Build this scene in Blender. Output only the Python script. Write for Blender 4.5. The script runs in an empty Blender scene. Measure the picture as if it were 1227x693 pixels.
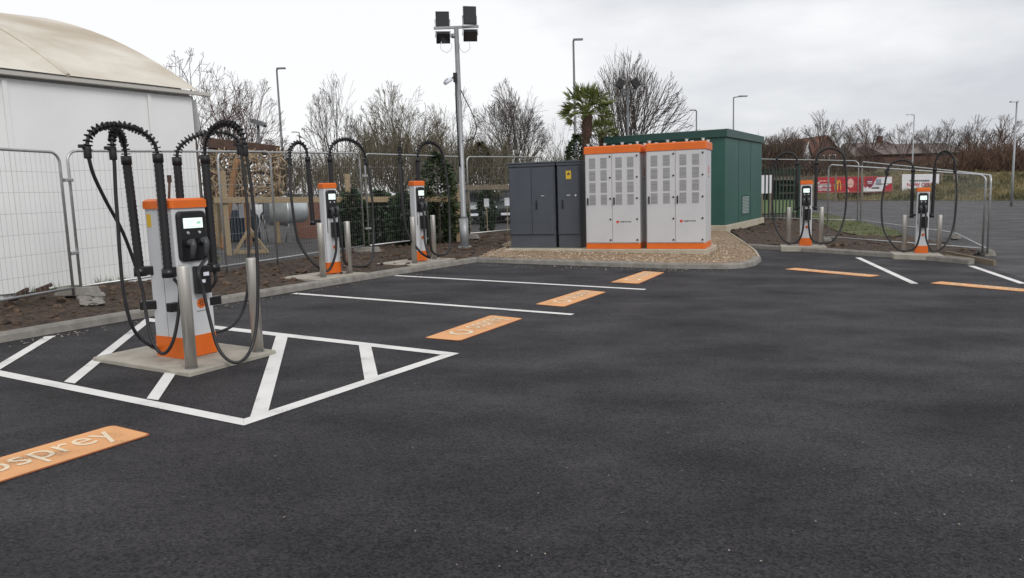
import bpy, math, random
from mathutils import Vector, Matrix, noise
R = math.radians
V = Vector
scene = bpy.context.scene
col = scene.collection

# ------------------------------------------------------------------ camera
F, CX, CY, EYE = 905.0, 613.5, 346.5, 1.6          # focal length and centre in photo pixels, eye height in metres
PITCH, ROLL = math.atan((346.5 - 228) / F), R(1.8)
fw = V((0, math.cos(PITCH), -math.sin(PITCH)))
r0 = V((1, 0, 0)); u0 = r0.cross(fw)
rt = math.cos(ROLL) * r0 - math.sin(ROLL) * u0
up = math.sin(ROLL) * r0 + math.cos(ROLL) * u0
cam_d = bpy.data.cameras.new('camera'); cam = bpy.data.objects.new('camera', cam_d); col.objects.link(cam)
cam_d.sensor_width = 36; cam_d.lens = F / 1227 * 36; cam_d.clip_end = 2000; cam_d.clip_start = 0.05
cam.matrix_world = Matrix(((rt.x, up.x, -fw.x, 0), (rt.y, up.y, -fw.y, 0), (rt.z, up.z, -fw.z, EYE), (0, 0, 0, 1)))
scene.camera = cam

# ------------------------------------------------------------------ sky and sun (overcast)
SUN_EL, SUN_AZ = R(38), R(146)
world = bpy.data.worlds.new('World'); scene.world = world; world.use_nodes = True
nt = world.node_tree; nt.nodes.clear()
def wn(t, **k):
    n = nt.nodes.new(t)
    for a, b in k.items(): setattr(n, a, b)
    return n
out = wn('ShaderNodeOutputWorld'); bg = wn('ShaderNodeBackground'); bg.inputs['Strength'].default_value = 0.1
sky = wn('ShaderNodeTexSky', sky_type='NISHITA', sun_disc=False, sun_elevation=SUN_EL, sun_rotation=SUN_AZ)
tc = wn('ShaderNodeTexCoord'); mp = wn('ShaderNodeMapping'); mp.inputs['Scale'].default_value = (1, 1, 3.2)
n1 = wn('ShaderNodeTexNoise'); n1.inputs['Scale'].default_value = 1.7; n1.inputs['Detail'].default_value = 6; n1.inputs['Roughness'].default_value = 0.52
cr = wn('ShaderNodeValToRGB')
cr.color_ramp.elements[0].position = 0.38; cr.color_ramp.elements[0].color = (6.7, 6.85, 7.25, 1)
cr.color_ramp.elements[1].position = 0.6; cr.color_ramp.elements[1].color = (10.3, 10.3, 10.4, 1)
mx = wn('ShaderNodeMixRGB'); mx.inputs['Fac'].default_value = 0.93
nt.links.new(tc.outputs['Generated'], mp.inputs['Vector']); nt.links.new(mp.outputs['Vector'], n1.inputs['Vector'])
sx_ = wn('ShaderNodeSeparateXYZ'); nt.links.new(tc.outputs['Generated'], sx_.inputs['Vector'])
mr_ = wn('ShaderNodeMath', operation='MULTIPLY_ADD'); mr_.inputs[1].default_value = -0.3; nt.links.new(sx_.outputs['X'], mr_.inputs[0]); nt.links.new(n1.outputs['Fac'], mr_.inputs[2])
nt.links.new(mr_.outputs[0], cr.inputs['Fac'])
nt.links.new(sky.outputs['Color'], mx.inputs['Color1']); nt.links.new(cr.outputs['Color'], mx.inputs['Color2'])
nt.links.new(mx.outputs['Color'], bg.inputs['Color']); nt.links.new(bg.outputs['Background'], out.inputs['Surface'])
sd = bpy.data.lights.new('sun', 'SUN'); sd.energy = 1.5; sd.angle = R(28); sd.color = (1, 0.97, 0.93)
so = bpy.data.objects.new('sun', sd); col.objects.link(so)
# sun_rotation turns clockwise from +Y; the lamp shines from that same direction
sdir = V((math.sin(SUN_AZ) * math.cos(SUN_EL), math.cos(SUN_AZ) * math.cos(SUN_EL), math.sin(SUN_EL)))
so.rotation_euler = sdir.to_track_quat('Z', 'Y').to_euler()
scene.view_settings.view_transform = 'Standard'; scene.view_settings.look = 'None'
scene.view_settings.exposure = 0.0; scene.view_settings.gamma = 1.0

# ------------------------------------------------------------------ ground plane (the site falls gently to the right)
GA, GB = -0.0167159, 0.0027011
def gz(x, y): return GA * x + GB * y
def ray(px, py): return fw + (px - CX) / F * rt - (py - CY) / F * up
def G(px, py, dz=0.0):
    d = ray(px, py); t = (dz - EYE) / (d.z - GA * d.x - GB * d.y)
    return V((0, 0, EYE)) + t * d
def at(px, py, Y):
    d = ray(px, py); return V((0, 0, EYE)) + d * (Y / d.y)
def proj(p):
    q = V(p) - V((0, 0, EYE)); k = q.dot(fw)
    return CX + F * q.dot(rt) / k, CY - F * q.dot(up) / k
def rise(base, py):
    lo, hi = 0.0, 40.0
    for _ in range(50):
        m = (lo + hi) / 2
        if proj(base + V((0, 0, m)))[1] > py: lo = m
        else: hi = m
    return lo
def along(p, d, px):
    lo, hi = 0.0, 60.0
    s = 1 if proj(p + d * 0.05)[0] > proj(p)[0] else -1
    for _ in range(50):
        m = (lo + hi) / 2
        if (proj(p + d * m)[0] - px) * s < 0: lo = m
        else: hi = m
    return lo
U2 = V((0.506, 0.862, 0)); V2 = V((0.862, -0.506, 0))     # along the left kerb, and square to it
U = V((U2.x, U2.y, gz(U2.x, U2.y))); W = V((V2.x, V2.y, gz(V2.x, V2.y)))
Z = V((0, 0, 1))
rnd = random.Random(7)

# ------------------------------------------------------------------ materials
MATS = {}
def mat(name, c, rough=0.6, metal=0.0, c2=None, scale=8, detail=4, bump=0.0, bscale=None, emit=None, spec=None, mixpos=(0.35, 0.65), stretch=None):
    if name in MATS: return MATS[name]
    m = bpy.data.materials.new(name); m.use_nodes = True; t = m.node_tree; b = t.nodes['Principled BSDF']
    b.inputs['Roughness'].default_value = rough; b.inputs['Metallic'].default_value = metal
    if spec is not None: b.inputs['Specular IOR Level'].default_value = spec
    b.inputs['Base Color'].default_value = (*c, 1)
    co = t.nodes.new('ShaderNodeTexCoord'); src = co.outputs['Object']
    if stretch:
        mm = t.nodes.new('ShaderNodeMapping'); mm.inputs['Scale'].default_value = stretch
        t.links.new(src, mm.inputs['Vector']); src = mm.outputs['Vector']
    if c2 is not None:
        n = t.nodes.new('ShaderNodeTexNoise'); n.inputs['Scale'].default_value = scale; n.inputs['Detail'].default_value = detail
        n.inputs['Roughness'].default_value = 0.6
        t.links.new(src, n.inputs['Vector'])
        r = t.nodes.new('ShaderNodeValToRGB'); r.color_ramp.elements[0].position = mixpos[0]; r.color_ramp.elements[1].position = mixpos[1]
        r.color_ramp.elements[0].color = (*c, 1); r.color_ramp.elements[1].color = (*c2, 1)
        t.links.new(n.outputs['Fac'], r.inputs['Fac']); t.links.new(r.outputs['Color'], b.inputs['Base Color'])
    if bump:
        n = t.nodes.new('ShaderNodeTexNoise'); n.inputs['Scale'].default_value = bscale or scale * 3; n.inputs['Detail'].default_value = 5
        t.links.new(src, n.inputs['Vector'])
        bp = t.nodes.new('ShaderNodeBump'); bp.inputs['Strength'].default_value = bump; bp.inputs['Distance'].default_value = 0.02
        t.links.new(n.outputs['Fac'], bp.inputs['Height']); t.links.new(bp.outputs['Normal'], b.inputs['Normal'])
    if emit:
        b.inputs['Emission Color'].default_value = (*emit[0], 1); b.inputs['Emission Strength'].default_value = emit[1]
    MATS[name] = m
    return m

def asphalt(name, dark, light, patch=0.5, grit=150):
    m = bpy.data.materials.new(name); m.use_nodes = True; t = m.node_tree; b = t.nodes['Principled BSDF']; L = t.links.new
    def N(k, **kw):
        n = t.nodes.new(k)
        for a, v in kw.items():
            if a in n.inputs: n.inputs[a].default_value = v
            else: setattr(n, a, v)
        return n
    co = N('ShaderNodeTexCoord'); P = co.outputs['Object']
    big = N('ShaderNodeTexNoise'); big.inputs['Scale'].default_value = 0.7; big.inputs['Detail'].default_value = 8; big.inputs['Roughness'].default_value = 0.62; L(P, big.inputs['Vector'])
    # paver passes: broad streaks along the lanes
    mp_ = N('ShaderNodeMapping'); mp_.inputs['Rotation'].default_value = (0, 0, R(30)); mp_.inputs['Scale'].default_value = (0.85, 1.5, 1); L(P, mp_.inputs['Vector'])
    st = N('ShaderNodeTexNoise'); st.inputs['Scale'].default_value = 0.9; st.inputs['Detail'].default_value = 4; L(mp_.outputs['Vector'], st.inputs['Vector'])
    fine = N('ShaderNodeTexNoise'); fine.inputs['Scale'].default_value = grit; fine.inputs['Detail'].default_value = 3; fine.inputs['Roughness'].default_value = 0.7; L(P, fine.inputs['Vector'])
    mid = N('ShaderNodeTexNoise'); mid.inputs['Scale'].default_value = 48; mid.inputs['Detail'].default_value = 6; mid.inputs['Roughness'].default_value = 0.75; L(P, mid.inputs['Vector'])
    vor = N('ShaderNodeTexVoronoi'); vor.inputs['Scale'].default_value = grit * 0.62; L(P, vor.inputs['Vector'])
    a = N('ShaderNodeMath', operation='ADD'); L(big.outputs['Fac'], a.inputs[0]); L(st.outputs['Fac'], a.inputs[1])
    r = N('ShaderNodeMapRange'); r.inputs['From Min'].default_value = 0.72; r.inputs['From Max'].default_value = 1.28; L(a.outputs[0], r.inputs['Value'])
    mixc = N('ShaderNodeMixRGB'); mixc.inputs['Color1'].default_value = (*dark, 1); mixc.inputs['Color2'].default_value = (*light, 1); L(r.outputs['Result'], mixc.inputs['Fac'])
    # grains of stone: value varies per voronoi cell
    sep = N('ShaderNodeSeparateColor'); L(vor.outputs['Color'], sep.inputs['Color'])
    g = N('ShaderNodeMapRange'); g.inputs['From Min'].default_value = 0.0; g.inputs['From Max'].default_value = 1.0; g.inputs['To Min'].default_value = 0.1; g.inputs['To Max'].default_value = 1.9; L(sep.outputs['Red'], g.inputs['Value'])
    g2 = N('ShaderNodeMapRange'); g2.inputs['From Min'].default_value = 0.3; g2.inputs['From Max'].default_value = 0.7; g2.inputs['To Min'].default_value = 0.78; g2.inputs['To Max'].default_value = 1.22; L(mid.outputs['Fac'], g2.inputs['Value'])
    mu = N('ShaderNodeMath', operation='MULTIPLY'); L(g.outputs['Result'], mu.inputs[0]); L(g2.outputs['Result'], mu.inputs[1])
    # a few pale chips
    sp = N('ShaderNodeMapRange'); sp.inputs['From Min'].default_value = 0.985; sp.inputs['From Max'].default_value = 1.0; sp.inputs['To Max'].default_value = 1.6; L(sep.outputs['Green'], sp.inputs['Value'])
    ad = N('ShaderNodeMath', operation='ADD'); L(mu.outputs[0], ad.inputs[0]); L(sp.outputs['Result'], ad.inputs[1])
    vm = N('ShaderNodeVectorMath', operation='SCALE'); L(mixc.outputs['Color'], vm.inputs[0]); L(ad.outputs[0], vm.inputs['Scale'])
    # dusty scuffs and drag marks
    mp2 = N('ShaderNodeMapping'); mp2.inputs['Rotation'].default_value = (0, 0, R(-35)); mp2.inputs['Scale'].default_value = (0.8, 1.3, 1); L(P, mp2.inputs['Vector'])
    du = N('ShaderNodeTexNoise'); du.inputs['Scale'].default_value = 1.6; du.inputs['Detail'].default_value = 9; du.inputs['Roughness'].default_value = 0.68; L(mp2.outputs['Vector'], du.inputs['Vector'])
    dr_ = N('ShaderNodeMapRange'); dr_.inputs['From Min'].default_value = 0.55; dr_.inputs['From Max'].default_value = 0.78; dr_.inputs['To Max'].default_value = 0.42; L(du.outputs['Fac'], dr_.inputs['Value'])
    dm = N('ShaderNodeMixRGB'); dm.inputs['Color2'].default_value = (0.085, 0.08, 0.08, 1); L(dr_.outputs['Result'], dm.inputs['Fac']); L(vm.outputs[0], dm.inputs['Color1'])
    L(dm.outputs['Color'], b.inputs['Base Color'])
    rr = N('ShaderNodeMapRange'); rr.inputs['From Min'].default_value = 0.72; rr.inputs['From Max'].default_value = 1.28; rr.inputs['To Min'].default_value = 0.74; rr.inputs['To Max'].default_value = 0.50; L(a.outputs[0], rr.inputs['Value'])
    L(rr.outputs['Result'], b.inputs['Roughness']); b.inputs['Specular IOR Level'].default_value = 0.28
    h = N('ShaderNodeMath', operation='ADD'); L(vor.outputs['Distance'], h.inputs[0]); L(fine.outputs['Fac'], h.inputs[1])
    h2 = N('ShaderNodeMath', operation='ADD'); L(h.outputs[0], h2.inputs[0]); L(mid.outputs['Fac'], h2.inputs[1])
    bp = N('ShaderNodeBump'); bp.inputs['Strength'].default_value = 1.0; bp.inputs['Distance'].default_value = 0.011; L(h2.outputs[0], bp.inputs['Height']); L(bp.outputs['Normal'], b.inputs['Normal'])
    MATS[name] = m
    return m

def paint(name, c, under=(0.05, 0.05, 0.052), wear=0.3, grit=130):
    """road paint: worn through to the asphalt in small pits and scuffs"""
    m = bpy.data.materials.new(name); m.use_nodes = True; t = m.node_tree; b = t.nodes['Principled BSDF']; L = t.links.new
    co = t.nodes.new('ShaderNodeTexCoord')
    n = t.nodes.new('ShaderNodeTexNoise'); n.inputs['Scale'].default_value = grit; n.inputs['Detail'].default_value = 3; L(co.outputs['Object'], n.inputs['Vector'])
    n2 = t.nodes.new('ShaderNodeTexNoise'); n2.inputs['Scale'].default_value = 3.2; n2.inputs['Detail'].default_value = 6; L(co.outputs['Object'], n2.inputs['Vector'])
    ad = t.nodes.new('ShaderNodeMath'); ad.operation = 'ADD'; L(n.outputs['Fac'], ad.inputs[0]); L(n2.outputs['Fac'], ad.inputs[1])
    mr = t.nodes.new('ShaderNodeMapRange'); mr.inputs['From Min'].default_value = 1.3 - wear * 0.4; mr.inputs['From Max'].default_value = 1.55 - wear * 0.3; mr.inputs['To Max'].default_value = 0.85; L(ad.outputs[0], mr.inputs['Value'])
    d = t.nodes.new('ShaderNodeMixRGB'); d.inputs['Color1'].default_value = (*[x * 1.04 for x in c], 1); d.inputs['Color2'].default_value = (*[x * 0.82 for x in c], 1); L(n2.outputs['Fac'], d.inputs['Fac'])
    mxx = t.nodes.new('ShaderNodeMixRGB'); L(mr.outputs['Result'], mxx.inputs['Fac']); L(d.outputs['Color'], mxx.inputs['Color1']); mxx.inputs['Color2'].default_value = (*under, 1)
    L(mxx.outputs['Color'], b.inputs['Base Color']); b.inputs['Roughness'].default_value = 0.75
    bp = t.nodes.new('ShaderNodeBump'); bp.inputs['Strength'].default_value = 0.35; bp.inputs['Distance'].default_value = 0.004; L(n.outputs['Fac'], bp.inputs['Height']); L(bp.outputs['Normal'], b.inputs['Normal'])
    MATS[name] = m
    return m

def stones(name, cols, scale):
    """many-coloured chippings: one colour per voronoi cell"""
    m = bpy.data.materials.new(name); m.use_nodes = True; t = m.node_tree; b = t.nodes['Principled BSDF']; L = t.links.new
    co = t.nodes.new('ShaderNodeTexCoord'); v = t.nodes.new('ShaderNodeTexVoronoi'); v.inputs['Scale'].default_value = scale; L(co.outputs['Object'], v.inputs['Vector'])
    s = t.nodes.new('ShaderNodeSeparateColor'); L(v.outputs['Color'], s.inputs['Color'])
    r = t.nodes.new('ShaderNodeValToRGB'); r.color_ramp.interpolation = 'CONSTANT'
    while len(r.color_ramp.elements) < len(cols): r.color_ramp.elements.new(0.5)
    for i, c in enumerate(cols):
        r.color_ramp.elements[i].position = i / len(cols); r.color_ramp.elements[i].color = (*c, 1)
    L(s.outputs['Red'], r.inputs['Fac']); L(r.outputs['Color'], b.inputs['Base Color']); b.inputs['Roughness'].default_value = 0.85
    bp = t.nodes.new('ShaderNodeBump'); bp.inputs['Strength'].default_value = 0.9; bp.inputs['Distance'].default_value = 0.02; bp.invert = True; L(v.outputs['Distance'], bp.inputs['Height']); L(bp.outputs['Normal'], b.inputs['Normal'])
    MATS[name] = m
    return m

M_new = asphalt('new_asphalt', (0.0165, 0.0150, 0.0172), (0.042, 0.0388, 0.0442), grit=140)
M_old = asphalt('old_asphalt', (0.062, 0.060, 0.0615), (0.084, 0.081, 0.082), grit=190)
M_white = paint('white_line_paint', (0.78, 0.77, 0.745), wear=0.5)
M_orange_mark = paint('orange_mark_paint', (0.78, 0.39, 0.165), wear=0.5)
M_orange_edge = paint('orange_edge_paint', (0.42, 0.12, 0.035), wear=0.5)
M_cream = paint('cream_letter_paint', (0.84, 0.70, 0.50), wear=0.3)
M_kerb = mat('kerb_concrete', (0.19, 0.175, 0.152), 0.85, c2=(0.27, 0.255, 0.23), scale=6, bump=0.3, bscale=60)
M_plinth = mat('plinth_concrete', (0.30, 0.275, 0.23), 0.85, c2=(0.42, 0.39, 0.33), scale=4, bump=0.25, bscale=50)
M_slab = mat('slab_concrete', (0.38, 0.33, 0.25), 0.85, c2=(0.48, 0.43, 0.34), scale=4, bump=0.2, bscale=40)
M_soil = mat('soil', (0.018, 0.012, 0.009), 0.95, c2=(0.088, 0.056, 0.036), scale=9, detail=8, bump=0.8, bscale=30)
M_clod = mat('soil_clods', (0.022, 0.014, 0.010), 0.95, c2=(0.15, 0.10, 0.068), scale=5, bump=0.5, bscale=40)
M_gravel = stones('gravel', [(0.29, 0.20, 0.12), (0.19, 0.125, 0.07), (0.41, 0.32, 0.22), (0.24, 0.175, 0.115), (0.13, 0.09, 0.055), (0.33, 0.24, 0.15)], 34)
M_stone = stones('gravel_stone', [(0.46, 0.33, 0.22), (0.32, 0.21, 0.13), (0.58, 0.47, 0.36), (0.26, 0.18, 0.12), (0.5, 0.38, 0.27)], 11)
M_grass = mat('grass', (0.05, 0.075, 0.018), 0.95, c2=(0.13, 0.12, 0.045), scale=1.4, detail=8, bump=0.7, bscale=20)
M_bank = mat('bank_grass', (0.040, 0.042, 0.014), 0.95, c2=(0.17, 0.135, 0.06), scale=0.35, detail=12, bump=0.8, bscale=4)
M_blade = mat('grass_blades', (0.05, 0.085, 0.02), 0.8, c2=(0.11, 0.12, 0.04), scale=3)
M_galv = mat('galvanised_steel', (0.42, 0.43, 0.43), 0.42, 0.75, c2=(0.54, 0.55, 0.55), scale=12)
M_wire = mat('fence_wire', (0.40, 0.41, 0.41), 0.5, 0.6)
M_steel = mat('brushed_steel', (0.50, 0.48, 0.44), 0.48, 0.75, c2=(0.60, 0.58, 0.54), scale=3, stretch=(30, 30, 0.6))
M_body = mat('charger_white', (0.60, 0.615, 0.635), 0.38, c2=(0.64, 0.65, 0.665), scale=2)
M_orange = mat('charger_orange', (0.78, 0.155, 0.012), 0.42, c2=(0.70, 0.135, 0.012), scale=3)
M_black = mat('black_plastic', (0.012, 0.012, 0.014), 0.35)
M_rubber = mat('black_rubber', (0.014, 0.013, 0.015), 0.5, c2=(0.022, 0.02, 0.022), scale=20)
M_hose = mat('black_hose', (0.012, 0.011, 0.013), 0.55)
M_screen = mat('lit_screen', (0.7, 0.8, 0.75), 0.2, emit=((0.78, 0.95, 0.86), 0.75))
M_screentxt = mat('screen_graphics', (0.3, 0.5, 0.4), 0.3, emit=((0.25, 0.55, 0.38), 0.6))
M_chrome = mat('button_metal', (0.75, 0.75, 0.75), 0.25, 0.8)
M_plug = mat('plug_grey', (0.055, 0.057, 0.062), 0.45)
M_label = mat('white_label', (0.75, 0.78, 0.85), 0.5)
M_red = mat('badge_red', (0.62, 0.06, 0.02), 0.5)
M_ink = mat('dark_ink', (0.06, 0.055, 0.055), 0.6)
M_cab = mat('cabinet_white', (0.555, 0.555, 0.57), 0.42, c2=(0.60, 0.60, 0.61), scale=1.5)
M_vent = mat('vent_grey', (0.24, 0.24, 0.25), 0.6, c2=(0.36, 0.36, 0.37), scale=5, detail=2, stretch=(0.3, 0.3, 18))
M_grey = mat('cabinet_anthracite', (0.064, 0.073, 0.090), 0.5, c2=(0.076, 0.086, 0.104), scale=2.5)
M_yellow = mat('yellow_sign', (0.72, 0.47, 0.03), 0.5)
M_kiosk = mat('kiosk_green', (0.018, 0.082, 0.066), 0.5, c2=(0.025, 0.098, 0.079), scale=1.1, bump=0.12, bscale=1.5)
M_kroof = mat('kiosk_roof_green', (0.013, 0.056, 0.045), 0.45, c2=(0.017, 0.066, 0.053), scale=1.5)
M_louvre = mat('louvre_metal', (0.42, 0.52, 0.49), 0.5, 0.3)
M_pale = mat('palisade_green', (0.010, 0.034, 0.024), 0.55)
M_pvc = mat('white_pvc', (0.80, 0.805, 0.80), 0.5, c2=(0.85, 0.855, 0.85), scale=0.6, bump=0.25, bscale=0.8)
M_canvas = mat('beige_canvas', (0.44, 0.375, 0.285), 0.75, c2=(0.66, 0.62, 0.54), scale=0.35, detail=7, bump=0.6, bscale=0.6, stretch=(1, 1, 1.6), mixpos=(0.36, 0.6))
M_rim = mat('eave_rim', (0.52, 0.50, 0.46), 0.6)
M_lampgrey = mat('lamp_grey', (0.17, 0.175, 0.18), 0.5, 0.4)
M_mast = mat('mast_grey', (0.34, 0.35, 0.36), 0.5, 0.45, c2=(0.27, 0.28, 0.29), scale=3)
M_lens = mat('flood_lens', (0.03, 0.032, 0.035), 0.12)
M_bark1 = mat('bark_grey_brown', (0.09, 0.074, 0.063), 0.9, c2=(0.13, 0.11, 0.095), scale=5)
M_bark2 = mat('bark_red_brown', (0.085, 0.048, 0.036), 0.9, c2=(0.14, 0.09, 0.07), scale=5)
M_bark3 = mat('bark_olive', (0.085, 0.075, 0.05), 0.9, c2=(0.15, 0.135, 0.095), scale=5)
M_twig1 = mat('twig_grey', (0.11, 0.093, 0.082), 0.9)
M_twig2 = mat('twig_red', (0.10, 0.056, 0.044), 0.9)
M_twig3 = mat('twig_olive', (0.105, 0.09, 0.058), 0.9)
M_scrub = mat('scrub_brown', (0.05, 0.034, 0.026), 0.95, c2=(0.10, 0.068, 0.05), scale=0.6)
M_scrubred = mat('scrub_rust', (0.058, 0.032, 0.023), 0.95, c2=(0.125, 0.075, 0.05), scale=0.5)
M_conifer = mat('conifer_needles', (0.014, 0.032, 0.014), 0.7, c2=(0.045, 0.078, 0.034), scale=4)
M_shrub = mat('shrub_leaves', (0.022, 0.042, 0.016), 0.65, c2=(0.07, 0.092, 0.036), scale=4)
M_frond = mat('palm_frond', (0.06, 0.10, 0.02), 0.55, c2=(0.19, 0.20, 0.05), scale=5)
M_palmtrunk = mat('palm_trunk', (0.045, 0.025, 0.018), 0.95, c2=(0.10, 0.06, 0.04), scale=14, bump=0.9, bscale=25)
M_timber = mat('timber', (0.26, 0.19, 0.11), 0.8, c2=(0.36, 0.28, 0.17), scale=3, stretch=(3, 3, 14))
M_timberdk = mat('timber_dark', (0.055, 0.030, 0.022), 0.85, c2=(0.10, 0.06, 0.045), scale=4)
M_timberor = mat('timber_orange', (0.22, 0.105, 0.04), 0.8, c2=(0.32, 0.17, 0.07), scale=4)
M_branch = mat('peeled_branch', (0.42, 0.32, 0.20), 0.8, c2=(0.22, 0.15, 0.09), scale=6)
M_oldwood = mat('weathered_rail', (0.15, 0.12, 0.085), 0.9, c2=(0.22, 0.18, 0.13), scale=3)
M_drum = mat('drum_zinc', (0.50, 0.54, 0.56), 0.4, 0.5, c2=(0.62, 0.65, 0.66), scale=2)
M_drumdk = mat('drum_inside', (0.10, 0.125, 0.14), 0.5, 0.3)
M_brick = None
M_glass = mat('car_glass', (0.02, 0.024, 0.028), 0.08)
M_tyre = mat('tyre', (0.014, 0.014, 0.014), 0.8)
M_alloy = mat('alloy', (0.5, 0.5, 0.5), 0.35, 0.8)
M_tile = mat('roof_tile_grey', (0.12, 0.095, 0.085), 0.9, c2=(0.18, 0.145, 0.13), scale=3, bump=0.4, bscale=8)
M_tilered = mat('roof_tile_red', (0.15, 0.06, 0.04), 0.9, c2=(0.20, 0.09, 0.06), scale=3)
M_render = mat('white_render', (0.72, 0.72, 0.72), 0.8)
M_banner_red = mat('banner_red', (0.45, 0.018, 0.030), 0.55, c2=(0.38, 0.012, 0.025), scale=2)
M_banner_white = mat('banner_white', (0.72, 0.72, 0.74), 0.55, c2=(0.66, 0.66, 0.69), scale=2)
M_gold = mat('banner_gold', (0.80, 0.45, 0.03), 0.5)
M_pink = mat('banner_pink', (0.72, 0.42, 0.36), 0.5)
M_plum = mat('banner_plum', (0.22, 0.015, 0.06), 0.5)
M_steelblue = mat('banner_greyblue', (0.25, 0.27, 0.34), 0.5)
M_bluefabric = mat('dark_blue_sheet', (0.02, 0.035, 0.06), 0.8)

def brick_mat(name, c1, c2, mortar, scale):
    m = bpy.data.materials.new(name); m.use_nodes = True; t = m.node_tree; b = t.nodes['Principled BSDF']; L = t.links.new
    co = t.nodes.new('ShaderNodeTexCoord'); mm = t.nodes.new('ShaderNodeMapping'); mm.inputs['Rotation'].default_value = (R(90), 0, 0); L(co.outputs['Object'], mm.inputs['Vector'])
    k = t.nodes.new('ShaderNodeTexBrick'); k.inputs['Scale'].default_value = scale
    k.inputs['Color1'].default_value = (*c1, 1); k.inputs['Color2'].default_value = (*c2, 1); k.inputs['Mortar'].default_value = (*mortar, 1); k.inputs['Mortar Size'].default_value = 0.015
    L(mm.outputs['Vector'], k.inputs['Vector']); L(k.outputs['Color'], b.inputs['Base Color']); b.inputs['Roughness'].default_value = 0.9
    MATS[name] = m
    return m
M_brick = brick_mat('red_brick', (0.20, 0.085, 0.055), (0.15, 0.06, 0.045), (0.22, 0.18, 0.15), 4.5)
M_brickdk = brick_mat('brown_brick', (0.13, 0.062, 0.05), (0.10, 0.05, 0.042), (0.13, 0.10, 0.09), 4.5)

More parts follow.
